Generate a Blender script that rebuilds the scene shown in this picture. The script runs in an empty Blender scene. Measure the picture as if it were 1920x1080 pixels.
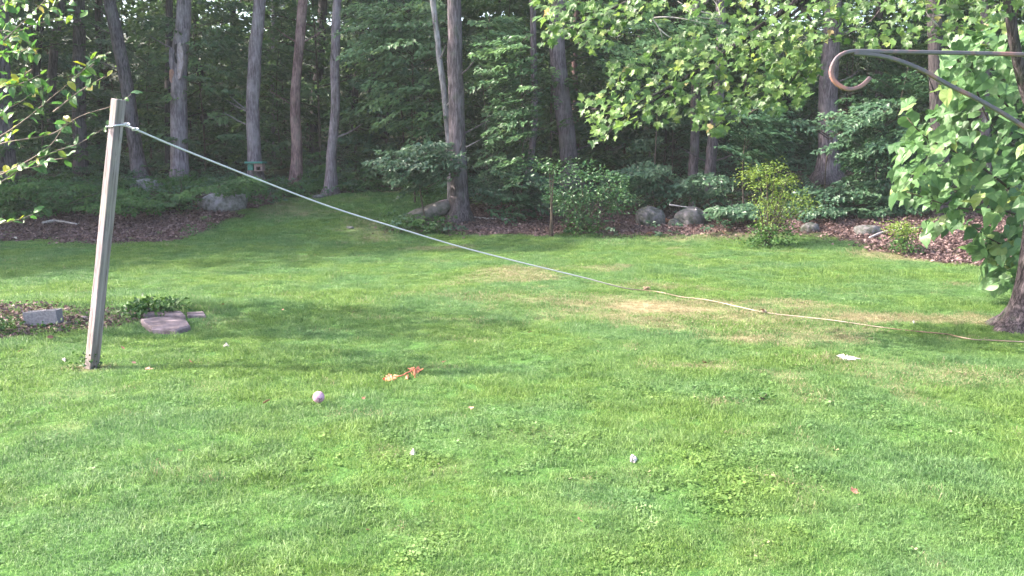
import bpy, math, random
import numpy as np
from mathutils import Vector

# ------------------------------------------------------------------ camera, sky, sun, exposure
S = bpy.context.scene
C = S.collection
F_PX = 1663.0                      # focal length in pixels of the 1920 px wide photograph
CAM = np.array([0.0, 0.0, 2.1])
PITCH = math.atan((540 - 290) / F_PX)
cd = bpy.data.cameras.new('camera'); cam = bpy.data.objects.new('camera', cd); C.objects.link(cam)
cam.location = CAM; cam.rotation_euler = (math.pi/2 - PITCH, 0, 0)
cd.sensor_width = 36; cd.lens = 36 * F_PX / 1920; cd.clip_start = 0.05; cd.clip_end = 600
S.camera = cam
SUN_EL, SUN_AZ = math.radians(40), math.radians(-87)      # azimuth from +Y towards +X: from the left
W = bpy.data.worlds.new('World'); S.world = W; W.use_nodes = True
nt = W.node_tree; nt.nodes.clear()
sky = nt.nodes.new('ShaderNodeTexSky'); sky.sky_type = 'NISHITA'; sky.sun_disc = False
sky.sun_elevation = SUN_EL; sky.sun_rotation = SUN_AZ
sky.air_density = 1.0; sky.dust_density = 4.0; sky.ozone_density = 1.0
bg = nt.nodes.new('ShaderNodeBackground'); bg.inputs['Strength'].default_value = 0.15
wo = nt.nodes.new('ShaderNodeOutputWorld')
nt.links.new(sky.outputs[0], bg.inputs[0]); nt.links.new(bg.outputs[0], wo.inputs[0])
sl = bpy.data.lights.new('sun', 'SUN'); sl.energy = 3.1; sl.angle = math.radians(0.6); sl.color = (1.0, 0.92, 0.80)
so = bpy.data.objects.new('sun', sl); C.objects.link(so)
sd = Vector((math.sin(SUN_AZ)*math.cos(SUN_EL), math.cos(SUN_AZ)*math.cos(SUN_EL), math.sin(SUN_EL)))
so.rotation_euler = sd.to_track_quat('Z', 'Y').to_euler(); so.location = (-20, 0, 20)
S.view_settings.view_transform = 'Standard'; S.view_settings.look = 'None'
S.view_settings.exposure = 2.55; S.view_settings.gamma = 1.0; S.view_settings.use_curve_mapping = False
S.cycles.max_bounces = 8; S.cycles.diffuse_bounces = 4; S.cycles.transmission_bounces = 6
S.cycles.transparent_max_bounces = 8

R = np.random.default_rng(7)
random.seed(7)

# ------------------------------------------------------------------ numeric helpers
def _hash(ix, iy, seed):
    h = (ix.astype(np.int64)*374761393 + iy.astype(np.int64)*668265263 + seed*974711) & 0x7fffffff
    h = ((h ^ (h >> 13)) * 1274126177) & 0x7fffffff
    return ((h ^ (h >> 16)) & 0xffff) / 65535.0
def vnoise(x, y, seed=0):
    x = np.asarray(x, float); y = np.asarray(y, float)
    ix = np.floor(x); iy = np.floor(y); fx = x-ix; fy = y-iy
    fx = fx*fx*(3-2*fx); fy = fy*fy*(3-2*fy)
    a = _hash(ix, iy, seed); b = _hash(ix+1, iy, seed); c = _hash(ix, iy+1, seed); d = _hash(ix+1, iy+1, seed)
    return (a*(1-fx)+b*fx)*(1-fy) + (c*(1-fx)+d*fx)*fy
def fbm(x, y, seed=0, oct=4):
    s = 0; a = 0.5; t = 0
    for k in range(oct):
        s = s + a*vnoise(np.asarray(x)*2**k, np.asarray(y)*2**k, seed+k*17); t += a; a *= 0.5
    return s/t
def sstep(a, b, x):
    t = np.clip((np.asarray(x)-a)/(b-a), 0, 1); return t*t*(3-2*t)

def edge_y(x):
    return np.interp(x, [-40, -12, -5, -2, 1, 5, 8, 12, 40], [19.5, 20.3, 20.8, 21.3, 21.0, 20.3, 18.8, 17.2, 15])
def terrain(x, y):
    x = np.asarray(x, float); y = np.asarray(y, float)
    s = y - edge_y(x)
    sp = np.where(s > 3, s, np.log1p(np.exp(np.clip(s*1.3, -30, 30)))/1.3)
    rise = 0.155*np.minimum(sp, 10) + 0.045*np.clip(sp-10, 0, 20) + 0.20*np.clip(sp-26, 0, 90)
    z = rise + 0.05*(fbm(x*0.35, y*0.35, 3)-0.5)*2 + 0.02*(fbm(x*1.6, y*1.6, 9)-0.5)
    z = z + 0.25*(fbm(x*0.3+7, y*0.3, 31)-0.5)*sstep(1, 5, s)
    # shallow step where the old flower bed lies on the left
    z = z + 0.10*sstep(-1.2, -4.6, x)*np.exp(-((y-11.9)/0.8)**2)
    return z
def ray(px, py):
    dx = (px-960)/F_PX; dz = -(py-540)/F_PX
    c, s = math.cos(PITCH), math.sin(PITCH)
    return np.array([dx, c + dz*s, -s + dz*c])
def at(px, py, depth):            # point on the line of sight at world distance y = depth
    r = ray(px, py); return CAM + r*(depth/r[1])
def ground(px, py):
    r = ray(px, py); lo = None
    for t in np.linspace(3, 90, 1200):
        p = CAM + r*t
        if p[2] <= terrain(p[0], p[1]):
            lo = t; break
    if lo is None: lo = 60
    a, b = lo-0.08, lo
    for _ in range(12):
        m = (a+b)/2; p = CAM + r*m
        if p[2] <= terrain(p[0], p[1]): b = m
        else: a = m
    p = CAM + r*b
    return np.array([p[0], p[1], float(terrain(p[0], p[1]))])
def inpoly(x, y, poly):
    x = np.asarray(x); y = np.asarray(y); c = np.zeros(x.shape, bool); n = len(poly)
    for i in range(n):
        x1, y1 = poly[i]; x2, y2 = poly[(i+1) % n]
        k = ((y1 > y) != (y2 > y)) & (x < (x2-x1)*(y-y1)/((y2-y1) if y2 != y1 else 1e-9)+x1)
        c ^= k
    return c

def sample_poly(poly, n, mind=0):
    xs_ = [p[0] for p in poly]; ys_ = [p[1] for p in poly]; out_ = []
    tries = 0
    while len(out_) < n and tries < n*60:
        tries += 1; x, y = R.uniform(min(xs_), max(xs_)), R.uniform(min(ys_), max(ys_))
        if not inpoly(np.array([x]), np.array([y]), poly)[0]: continue
        if mind and any((x-a)**2+(y-b)**2 < mind*mind for a, b in out_[-80:]): continue
        out_.append((x, y))
    return out_

# ------------------------------------------------------------------ mesh helpers
def mesh_np(name, V, F, mat, rnd=None, smooth=False):
    """V (n,3); F (m,k) one polygon size"""
    V = np.ascontiguousarray(V, dtype=np.float32); F = np.ascontiguousarray(F, dtype=np.int32)
    me = bpy.data.meshes.new(name); k = F.shape[1]
    me.vertices.add(len(V)); me.vertices.foreach_set('co', V.ravel())
    me.loops.add(F.size); me.loops.foreach_set('vertex_index', F.ravel())
    me.polygons.add(len(F)); me.polygons.foreach_set('loop_start', np.arange(0, F.size, k, dtype=np.int32))
    me.update(calc_edges=True)
    if smooth: me.polygons.foreach_set('use_smooth', np.ones(len(F), bool))
    if rnd is not None:
        a = me.attributes.new('rnd', 'FLOAT', 'POINT'); a.data.foreach_set('value', np.asarray(rnd, np.float32))
    if mat: me.materials.append(mat)
    return me
def mesh_py(name, V, F, mat, smooth=False):
    me = bpy.data.meshes.new(name); me.from_pydata([tuple(map(float, v)) for v in V], [], [tuple(int(i) for i in f) for f in F]); me.update()
    if smooth: me.polygons.foreach_set('use_smooth', np.ones(len(me.polygons), bool))
    if mat: me.materials.append(mat)
    return me
def link(name, me, parent=None, loc=None):
    o = bpy.data.objects.new(name, me); C.objects.link(o)
    if parent is not None: o.parent = parent
    if loc is not None: o.location = loc
    return o
def tag(o, label=None, cat=None, group=None, kind=None):
    if label: o['label'] = label
    if cat: o['category'] = cat
    if group: o['group'] = group
    if kind: o['kind'] = kind
    return o
def empty(name, loc, label, cat, group=None):
    o = bpy.data.objects.new(name, None); C.objects.link(o); o.location = tuple(map(float, loc)); o.empty_display_size = 0.1
    return tag(o, label, cat, group)

def tube(path, rad, sides=8, rough=0.0, seed=0, flare=None, cap=True):
    P = np.asarray(path, float); n = len(P); rad = np.broadcast_to(np.asarray(rad, float), (n,))
    T = np.gradient(P, axis=0); T /= np.linalg.norm(T, axis=1)[:, None]+1e-9
    up = np.array([0, 1, 0.]) if abs(T[0][1]) < 0.9 else np.array([1, 0, 0.])
    V = []; ang = np.linspace(0, 2*math.pi, sides, endpoint=False)
    for i in range(n):
        a = np.cross(T[i], up); a /= np.linalg.norm(a)+1e-9; b = np.cross(T[i], a); up = -b if False else up
        r = rad[i]*np.ones(sides)
        if rough: r = r*(1+rough*(vnoise(np.cos(ang)*2+5+seed, np.sin(ang)*2+i*0.35+seed*3, seed)-0.5)*2)
        if flare is not None: r = r*(1+flare[i]*(0.5+0.5*np.cos(ang*4+seed+0.6*np.sin(ang+seed))))
        V.append(P[i] + np.outer(np.cos(ang)*r, a) + np.outer(np.sin(ang)*r, b))
    V = np.concatenate(V); F = []
    for i in range(n-1):
        for j in range(sides):
            k = (j+1) % sides; F.append((i*sides+j, i*sides+k, (i+1)*sides+k, (i+1)*sides+j))
    if cap: F.append(tuple(range(sides-1, -1, -1))); F.append(tuple((n-1)*sides+j for j in range(sides)))
    return V, F
class MB:
    def __init__(s): s.V = []; s.F = []; s.n = 0
    def add(s, V, F):
        s.V.append(np.asarray(V, float)); s.F += [tuple(i+s.n for i in f) for f in F]; s.n += len(V)
    def tube(s, *a, **k): s.add(*tube(*a, **k))
    def box(s, c, d, rz=0.0, tilt=None):
        q = np.array([[x, y, z] for z in (-.5, .5) for y in (-.5, .5) for x in (-.5, .5)])*np.array(d)
        if rz: q = q@np.array([[math.cos(rz), math.sin(rz), 0], [-math.sin(rz), math.cos(rz), 0], [0, 0, 1]])
        if tilt is not None: q = q@tilt.T
        s.add(q+np.array(c), [(0, 2, 3, 1), (4, 5, 7, 6), (0, 1, 5, 4), (2, 6, 7, 3), (0, 4, 6, 2), (1, 3, 7, 5)])
    def mesh(s, name, mat, smooth=False, loc=None):
        V = np.concatenate(s.V)
        if loc is not None: V = V-np.asarray(loc)
        return mesh_py(name, V, s.F, mat, smooth)
def bevel(o, w, seg=2):
    m = o.modifiers.new('bevel', 'BEVEL'); m.width = w; m.segments = seg; m.limit_method = 'ANGLE'; return o
def smooth_path(pts, n=24):
    P = np.asarray(pts, float); d = np.r_[0, np.cumsum(np.linalg.norm(np.diff(P, axis=0), axis=1))]
    P = np.concatenate([[2*P[0]-P[1]], P, [2*P[-1]-P[-2]]]); out = []
    for t in np.linspace(0, d[-1], n):
        i = min(np.searchsorted(d, t, side='right')-1, len(d)-2); u = (t-d[i])/(d[i+1]-d[i]+1e-9)
        p0, p1, p2, p3 = P[i], P[i+1], P[i+2], P[i+3]
        out.append(0.5*((2*p1)+(-p0+p2)*u+(2*p0-5*p1+4*p2-p3)*u*u+(-p0+3*p1-3*p2+p3)*u**3))
    return np.array(out)

def leaves_np(P, Nrm, Dir, L, wid=0.55, fold=0.12, rnd=None):
    """folded diamond leaves; returns V, F(tris), rnd"""
    n = len(P); Nn = Nrm/np.linalg.norm(Nrm, axis=1)[:, None]
    D = Dir - (Dir*Nn).sum(1)[:, None]*Nn; D /= np.linalg.norm(D, axis=1)[:, None]+1e-9
    Sd = np.cross(Nn, D); L = np.broadcast_to(L, (n,))[:, None]
    b = P; t = P+D*L - Nn*L*0.12; m = P+D*L*0.45
    l = m+Sd*L*wid/2+Nn*L*fold; r = m-Sd*L*wid/2+Nn*L*fold
    V = np.stack([b, r, t, l], 1).reshape(-1, 3)
    i = np.arange(n)*4
    F = np.stack([np.stack([i, i+1, i+2], 1), np.stack([i, i+2, i+3], 1)], 1).reshape(-1, 3)
    if rnd is None: rnd = R.random(n)
    return V, F, np.repeat(rnd, 4)

def sprays_np(centers, az, pitch, length, width, per, leaf, ntilt=0.35, tone=None, face=0.45):
    """flat drooping sprays of leaves, the way understory branches carry them"""
    n = len(centers); N = n*per
    u = R.random(N)**0.8; v = (R.random(N)*2-1)
    k = np.repeat(np.arange(n), per)
    a = az[k]; p = pitch[k]; L = length[k]; Wd = width[k]
    ax = np.stack([np.cos(a)*np.cos(p), np.sin(a)*np.cos(p), np.sin(p)], 1)
    sx = np.stack([-np.sin(a), np.cos(a), 0*a], 1)
    shape = np.sin(np.clip(u*0.9+0.08, 0, 1)*math.pi)**0.7
    P = centers[k] + ax*(u*L)[:, None] + sx*(v*Wd*shape)[:, None]
    P[:, 2] += -0.18*L*u*u - 0.15*np.abs(v)*Wd + R.normal(0, 0.03, N)*L
    Nr = np.stack([R.normal(0, ntilt, N), R.normal(0, ntilt, N), np.ones(N)], 1) + ax*0.25 + np.array([-.15*face, -face, 0])
    D = ax*0.8 + sx*(np.sign(v)*0.7)[:, None] + R.normal(0, 0.3, (N, 3))
    base = (tone if tone is not None else R.random(n))[k]
    rnd = np.clip(base*0.62 + R.random(N)*0.38, 0, 1)
    return leaves_np(P, Nr, D, leaf*(0.7+0.6*R.random(N)), rnd=rnd)

# ------------------------------------------------------------------ materials
def newmat(name):
    m = bpy.data.materials.new(name); m.use_nodes = True; nt = m.node_tree; nt.nodes.clear()
    return m, nt
def N(nt, t, **k):
    n = nt.nodes.new(t)
    for a, v in k.items(): setattr(n, a, v)
    return n
def ramp(nt, fac, stops, interp='LINEAR'):
    r = N(nt, 'ShaderNodeValToRGB'); e = r.color_ramp.elements; r.color_ramp.interpolation = interp
    e[0].position = stops[0][0]; e[0].color = (*stops[0][1], 1)
    e[1].position = stops[-1][0]; e[1].color = (*stops[-1][1], 1)
    for p, c in stops[1:-1]:
        q = e.new(p); q.color = (*c, 1)
    nt.links.new(fac, r.inputs[0]); return r.outputs[0]
def noise(nt, vec, scale, detail=4, rough=0.6, out=0):
    n = N(nt, 'ShaderNodeTexNoise'); n.inputs['Scale'].default_value = scale; n.inputs['Detail'].default_value = detail
    n.inputs['Roughness'].default_value = rough
    if vec is not None: nt.links.new(vec, n.inputs['Vector'])
    return n.outputs[out]
def mapped(nt, vec, scale=(1, 1, 1)):
    m = N(nt, 'ShaderNodeMapping'); m.inputs['Scale'].default_value = scale; nt.links.new(vec, m.inputs['Vector']); return m.outputs[0]
def mathn(nt, op, a, b=None, clamp=False):
    m = N(nt, 'ShaderNodeMath', operation=op); m.use_clamp = clamp
    for i, v in enumerate((a, b)):
        if v is None: continue
        if isinstance(v, (int, float)): m.inputs[i].default_value = v
        else: nt.links.new(v, m.inputs[i])
    return m.outputs[0]
def mixc(nt, fac, a, b):
    m = N(nt, 'ShaderNodeMix', data_type='RGBA'); 
    for i, v in ((0, fac), (6, a), (7, b)):
        if isinstance(v, (int, float)): m.inputs[i].default_value = v
        elif isinstance(v, tuple): m.inputs[i].default_value = (*v, 1)
        else: nt.links.new(v, m.inputs[i])
    return m.outputs[2]
def principled(nt, col, rough=0.8, spec=0.3, metal=0.0, bump=None, bstr=0.3, bdist=0.01):
    p = N(nt, 'ShaderNodeBsdfPrincipled')
    if isinstance(col, tuple): p.inputs['Base Color'].default_value = (*col, 1)
    else: nt.links.new(col, p.inputs['Base Color'])
    if isinstance(rough, (int, float)): p.inputs['Roughness'].default_value = rough
    else: nt.links.new(rough, p.inputs['Roughness'])
    p.inputs['Specular IOR Level'].default_value = spec; p.inputs['Metallic'].default_value = metal
    if bump is not None:
        b = N(nt, 'ShaderNodeBump'); b.inputs['Strength'].default_value = bstr; b.inputs['Distance'].default_value = bdist
        nt.links.new(bump, b.inputs['Height']); nt.links.new(b.outputs[0], p.inputs['Normal'])
    return p
def out(nt, sh):
    o = N(nt, 'ShaderNodeOutputMaterial'); nt.links.new(sh, o.inputs[0])
def leaf_mat(name, stops, trans=0.35, rough=0.5, spec=0.35, tcol=1.25, veins=False):
    m, nt = newmat(name)
    at_ = N(nt, 'ShaderNodeAttribute', attribute_name='rnd'); oi = N(nt, 'ShaderNodeObjectInfo')
    f = mathn(nt, 'FRACT', mathn(nt, 'ADD', at_.outputs['Fac'], mathn(nt, 'MULTIPLY', oi.outputs['Random'], 0.999)))
    if not veins: f = at_.outputs['Fac']
    col = ramp(nt, f, stops)
    geo = N(nt, 'ShaderNodeNewGeometry')
    nz = noise(nt, geo.outputs['Position'], 9.0, 2)
    col = mixc(nt, mathn(nt, 'MULTIPLY', nz, 0.45), col, stops[0][1])
    p = principled(nt, col, rough, spec)
    tr = N(nt, 'ShaderNodeBsdfTranslucent')
    hs = N(nt, 'ShaderNodeHueSaturation'); hs.inputs['Hue'].default_value = 0.485; hs.inputs['Saturation'].default_value = 1.1
    hs.inputs['Value'].default_value = tcol
    nt.links.new(col, hs.inputs['Color']); nt.links.new(hs.outputs[0], tr.inputs['Color'])
    mx = N(nt, 'ShaderNodeMixShader'); mx.inputs[0].default_value = trans
    nt.links.new(p.outputs[0], mx.inputs[1]); nt.links.new(tr.outputs[0], mx.inputs[2]); out(nt, mx.outputs[0])
    return m
def bark_mat(name, c1, c2, c3=None, scale=1.0, bstr=0.7):
    m, nt = newmat(name)
    tc = N(nt, 'ShaderNodeTexCoord'); oi = N(nt, 'ShaderNodeObjectInfo')
    ad = N(nt, 'ShaderNodeVectorMath', operation='ADD'); nt.links.new(tc.outputs['Object'], ad.inputs[0]); nt.links.new(oi.outputs['Random'], ad.inputs[1])
    v = mapped(nt, ad.outputs[0], (14*scale, 14*scale, 2.2*scale))
    n1 = noise(nt, v, 1.5, 6, 0.65); n2 = noise(nt, ad.outputs[0], 1.3, 4, 0.6); n3 = noise(nt, mapped(nt, ad.outputs[0], (5, 5, 3)), 1.2, 3, 0.5)
    nf = noise(nt, mapped(nt, ad.outputs[0], (26*scale, 26*scale, 3.2*scale)), 1.5, 5, 0.7); n1 = mathn(nt, 'ADD', mathn(nt, 'MULTIPLY', n1, .5), mathn(nt, 'MULTIPLY', nf, .5))
    col = ramp(nt, n1, [(0.36, tuple(q*.6 for q in c1)), (0.46, c1), (0.58, c2)])
    if c3: col = mixc(nt, mathn(nt, 'MULTIPLY', ramp(nt, n2, [(0.48, (0, 0, 0)), (0.62, (1, 1, 1))]), 0.55), col, c3)
    col = mixc(nt, mathn(nt, 'MULTIPLY', ramp(nt, n3, [(0.55, (0, 0, 0)), (0.75, (1, 1, 1))]), 0.35), col, (0.07, 0.10, 0.06))
    p = principled(nt, col, 0.9, 0.15, bump=n1, bstr=min(1, bstr*1.3), bdist=0.06); out(nt, p.outputs[0]); return m
def noisy_mat(name, c1, c2, scale=20, rough=0.85, spec=0.25, bstr=0.4, bdist=0.01, stretch=(1, 1, 1), lo=0.35, hi=0.65, metal=0.0):
    m, nt = newmat(name); tc = N(nt, 'ShaderNodeTexCoord'); v = mapped(nt, tc.outputs['Object'], stretch)
    n1 = noise(nt, v, scale, 6, 0.65)
    p = principled(nt, ramp(nt, n1, [(lo, c1), (hi, c2)]), rough, spec, metal, bump=n1, bstr=bstr, bdist=bdist); out(nt, p.outputs[0]); return m

M = {}
M['woods_leaf'] = leaf_mat('woods_leaf', [(0, (0.040, 0.085, 0.034)), (0.5, (0.075, 0.145, 0.055)), (0.85, (0.13, 0.22, 0.075)), (1, (0.22, 0.31, 0.10))], 0.45, .42, .5)
M['teal_leaf'] = leaf_mat('teal_leaf', [(0, (0.035, 0.078, 0.042)), (0.6, (0.070, 0.140, 0.072)), (1, (0.14, 0.24, 0.115))], 0.4, .38, .5)
M['far_leaf'] = leaf_mat('far_leaf', [(0, (0.06, 0.12, 0.035)), (0.5, (0.09, 0.17, 0.05)), (1, (0.17, 0.27, 0.07))], 0.5)
M['bough_leaf'] = leaf_mat('bough_leaf', [(0, (0.050, 0.11, 0.050)), (0.5, (0.095, 0.185, 0.078)), (0.85, (0.15, 0.26, 0.10)), (1, (0.26, 0.36, 0.12))], 0.45, .4, .5)
M['bush_leaf'] = leaf_mat('bush_leaf', [(0, (0.030, 0.085, 0.032)), (0.7, (0.065, 0.15, 0.05)), (1, (0.15, 0.26, 0.09))], 0.3, 0.4, 0.5)
M['yellow_leaf'] = leaf_mat('yellow_leaf', [(0, (0.07, 0.12, 0.02)), (0.5, (0.14, 0.22, 0.035)), (1, (0.27, 0.33, 0.07))], 0.35)
M['fern'] = leaf_mat('fern', [(0, (0.025, 0.07, 0.016)), (0.6, (0.045, 0.115, 0.022)), (1, (0.09, 0.18, 0.03))], 0.3)
M['maple_leaf'] = leaf_mat('maple_leaf', [(0, (0.045, 0.095, 0.030)), (0.3, (0.075, 0.145, 0.045)), (0.6, (0.12, 0.21, 0.06)), (0.9, (0.19, 0.29, 0.085)), (0.985, (0.28, 0.34, 0.10)), (1, (0.34, 0.22, 0.12))], 0.45, 0.42, 0.4, 1.35, veins=True)
M['big_leaf'] = leaf_mat('big_leaf', [(0, (0.055, 0.12, 0.045)), (0.4, (0.10, 0.195, 0.075)), (0.9, (0.165, 0.28, 0.12)), (1, (0.30, 0.36, 0.12))], 0.4, 0.45, 0.4, 1.3, veins=True)
M['twig_leaf'] = leaf_mat('twig_leaf', [(0, (0.045, 0.12, 0.035)), (0.55, (0.08, 0.19, 0.05)), (0.85, (0.17, 0.28, 0.05)), (0.97, (0.40, 0.38, 0.05)), (1, (0.42, 0.32, 0.12))], 0.45, 0.4, 0.5, 1.3, veins=True)
M['dead_leaf'] = leaf_mat('dead_leaf', [(0, (0.055, 0.036, 0.037)), (0.5, (0.165, 0.108, 0.104)), (0.85, (0.31, 0.215, 0.205)), (0.96, (0.33, 0.21, 0.16)), (1, (0.55, 0.47, 0.38))], 0.12, 0.8, 0.2, 1.1)
M['bark_lilac'] = bark_mat('bark_lilac', (0.105, 0.082, 0.095), (0.25, 0.205, 0.235), (0.30, 0.26, 0.285))
M['bark_brown'] = bark_mat('bark_brown', (0.10, 0.058, 0.060), (0.28, 0.180, 0.178), (0.32, 0.22, 0.215))
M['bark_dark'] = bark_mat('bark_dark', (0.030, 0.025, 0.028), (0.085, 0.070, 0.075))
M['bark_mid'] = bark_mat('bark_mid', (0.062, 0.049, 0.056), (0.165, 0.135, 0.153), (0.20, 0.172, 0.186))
M['bark_maple'] = bark_mat('bark_maple', (0.022, 0.017, 0.019), (0.12, 0.095, 0.105), (0.10, 0.085, 0.095), 1.4, 1.0)
M['birch'] = bark_mat('birch', (0.16, 0.14, 0.15), (0.34, 0.31, 0.33), (0.42, 0.40, 0.42))
M['bare_wood'] = noisy_mat('bare_wood', (0.20, 0.14, 0.14), (0.42, 0.34, 0.36), 8, stretch=(6, 6, 1))
M['tan_wood'] = noisy_mat('tan_wood', (0.20, 0.10, 0.08), (0.38, 0.22, 0.19), 8, stretch=(6, 6, 1))
M['scar_hole_dark'] = noisy_mat('scar_hole_dark', (0.008, 0.007, 0.008), (0.03, 0.025, 0.03), 10)
M['twig'] = noisy_mat('twig', (0.13, 0.09, 0.08), (0.30, 0.23, 0.20), 30)
M['dead_twig'] = noisy_mat('dead_twig', (0.25, 0.21, 0.20), (0.48, 0.43, 0.42), 30)
M['dark_twig'] = noisy_mat('dark_twig', (0.03, 0.022, 0.018), (0.09, 0.07, 0.055), 30)
M['rock'] = noisy_mat('rock', (0.025, 0.034, 0.020), (0.15, 0.135, 0.145), 7, bstr=1.0, bdist=0.05)
M['pale_rock'] = noisy_mat('pale_rock', (0.07, 0.08, 0.06), (0.30, 0.275, 0.30), 7, bstr=1.0, bdist=0.05)
M['moss_rock'] = noisy_mat('moss_rock', (0.045, 0.06, 0.035), (0.20, 0.17, 0.175), 5, bstr=0.8, bdist=0.03)
M['slab'] = noisy_mat('slab', (0.07, 0.052, 0.057), (0.20, 0.155, 0.17), 9, bstr=0.5, bdist=0.02)
M['concrete'] = noisy_mat('concrete', (0.13, 0.12, 0.13), (0.25, 0.23, 0.245), 40, bstr=0.5, bdist=0.004)

def post_material():
    m, nt = newmat('weathered_post'); tc = N(nt, 'ShaderNodeTexCoord')
    v = mapped(nt, tc.outputs['Object'], (22, 22, 0.9)); n1 = noise(nt, v, 2.0, 6, 0.65)
    n2 = noise(nt, tc.outputs['Object'], 2.2, 3)
    n3 = noise(nt, mapped(nt, tc.outputs['Object'], (70, 70, 1.6)), 1.5, 5, 0.7); crack = ramp(nt, n3, [(0.36, (0, 0, 0)), (0.43, (1, 1, 1))])
    vo = N(nt, 'ShaderNodeTexVoronoi'); vo.inputs['Scale'].default_value = 1.0; nt.links.new(mapped(nt, tc.outputs['Object'], (9, 9, 2.2)), vo.inputs['Vector'])
    col = ramp(nt, n1, [(0.28, (0.085, 0.066, 0.072)), (0.48, (0.22, 0.175, 0.19)), (0.72, (0.36, 0.30, 0.32))])
    col = mixc(nt, crack, (0.045, 0.035, 0.036), col)
    col = mixc(nt, ramp(nt, vo.outputs['Distance'], [(0.05, (1, 1, 1)), (0.13, (0, 0, 0))]), col, (0.07, 0.05, 0.045))
    col = mixc(nt, mathn(nt, 'MULTIPLY', ramp(nt, n2, [(0.45, (0, 0, 0)), (0.7, (1, 1, 1))]), 0.4), col, (0.23, 0.24, 0.17))
    sp = N(nt, 'ShaderNodeSeparateXYZ'); nt.links.new(tc.outputs['Object'], sp.inputs[0])
    low = mathn(nt, 'SUBTRACT', 0.75, sp.outputs[2]); low = mathn(nt, 'MULTIPLY', low, 1.2, True)
    col = mixc(nt, mathn(nt, 'MULTIPLY', low, 0.55), col, (0.16, 0.13, 0.10))
    p = principled(nt, col, 0.85, 0.2, bump=mathn(nt, 'ADD', n1, crack), bstr=0.6, bdist=0.006); out(nt, p.outputs[0]); return m
M['post'] = post_material()
def rope_material():
    m, nt = newmat('rope'); tc = N(nt, 'ShaderNodeTexCoord'); n1 = noise(nt, tc.outputs['Object'], 1.1, 4)
    gg = N(nt, 'ShaderNodeNewGeometry'); sp = N(nt, 'ShaderNodeSeparateXYZ'); nt.links.new(gg.outputs['Position'], sp.inputs[0])
    w = N(nt, 'ShaderNodeTexWave'); w.inputs['Scale'].default_value = 25; nt.links.new(tc.outputs['Object'], w.inputs['Vector'])
    clean = mixc(nt, mathn(nt, 'MULTIPLY', w.outputs['Fac'], 0.35), (0.60, 0.58, 0.62), (0.34, 0.32, 0.35))
    dirty = ramp(nt, n1, [(0.35, (0.16, 0.10, 0.065)), (0.6, (0.30, 0.245, 0.20))])
    f = mathn(nt, 'MULTIPLY', mathn(nt, 'SUBTRACT', 0.35, sp.outputs[2]), 3.5, True)
    p = principled(nt, mixc(nt, f, clean, dirty), 0.75, 0.3); out(nt, p.outputs[0]); return m
M['rope'] = rope_material()
def hook_material():
    m, nt = newmat('rusty_iron'); tc = N(nt, 'ShaderNodeTexCoord')
    n1 = noise(nt, tc.outputs['Object'], 16, 5, 0.6); n2 = noise(nt, tc.outputs['Object'], 140, 3)
    f = ramp(nt, n1, [(0.50, (0, 0, 0)), (0.66, (1, 1, 1))])
    sp = N(nt, 'ShaderNodeSeparateXYZ'); nt.links.new(tc.outputs['Object'], sp.inputs[0])
    tip = mathn(nt, 'MULTIPLY', mathn(nt, 'SUBTRACT', -.37, sp.outputs[0]), 12, True); low = mathn(nt, 'MULTIPLY', mathn(nt, 'SUBTRACT', .04, sp.outputs[2]), 20, True)
    f = mathn(nt, 'MAXIMUM', mathn(nt, 'MULTIPLY', f, .55), mathn(nt, 'MULTIPLY', mathn(nt, 'MULTIPLY', tip, low), ramp(nt, n1, [(0.33, (.2, .2, .2)), (0.5, (1, 1, 1))])))
    n4 = noise(nt, tc.outputs['Object'], 60, 4, .7); col = mixc(nt, mathn(nt, 'MULTIPLY', n4, .9), (0.035, 0.033, 0.042), (0.12, 0.11, 0.13)); col = mixc(nt, f, col, (0.30, 0.135, 0.115))
    rg = mathn(nt, 'ADD', mathn(nt, 'MULTIPLY', f, 0.35), 0.38)
    p = principled(nt, col, rg, 0.5, bump=n2, bstr=0.3, bdist=0.0008); out(nt, p.outputs[0]); return m
M['iron'] = hook_material()
def ball_material():
    m, nt = newmat('pink_rubber'); tc = N(nt, 'ShaderNodeTexCoord'); n1 = noise(nt, tc.outputs['Object'], 14, 4)
    p = principled(nt, ramp(nt, n1, [(0.35, (0.36, 0.17, 0.26)), (0.65, (0.50, 0.29, 0.39))]), 0.5, 0.4); out(nt, p.outputs[0]); return m
M['ball'] = ball_material()
M['ball_mark'] = noisy_mat('dark_mark', (0.03, 0.015, 0.02), (0.09, 0.05, 0.06), 40)
M['orange'] = noisy_mat('orange_cloth', (0.42, 0.10, 0.06), (0.75, 0.28, 0.18), 40, rough=0.8, bdist=0.003)
M['white_scrap'] = noisy_mat('white_scrap', (0.34, 0.27, 0.25), (0.66, 0.60, 0.60), 45, bdist=0.002)
M['green_metal'] = noisy_mat('green_paint', (0.04, 0.14, 0.12), (0.07, 0.22, 0.18), 10, rough=0.5)
M['feeder_wood'] = noisy_mat('feeder_wood', (0.20, 0.13, 0.13), (0.34, 0.24, 0.24), 10)

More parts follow.
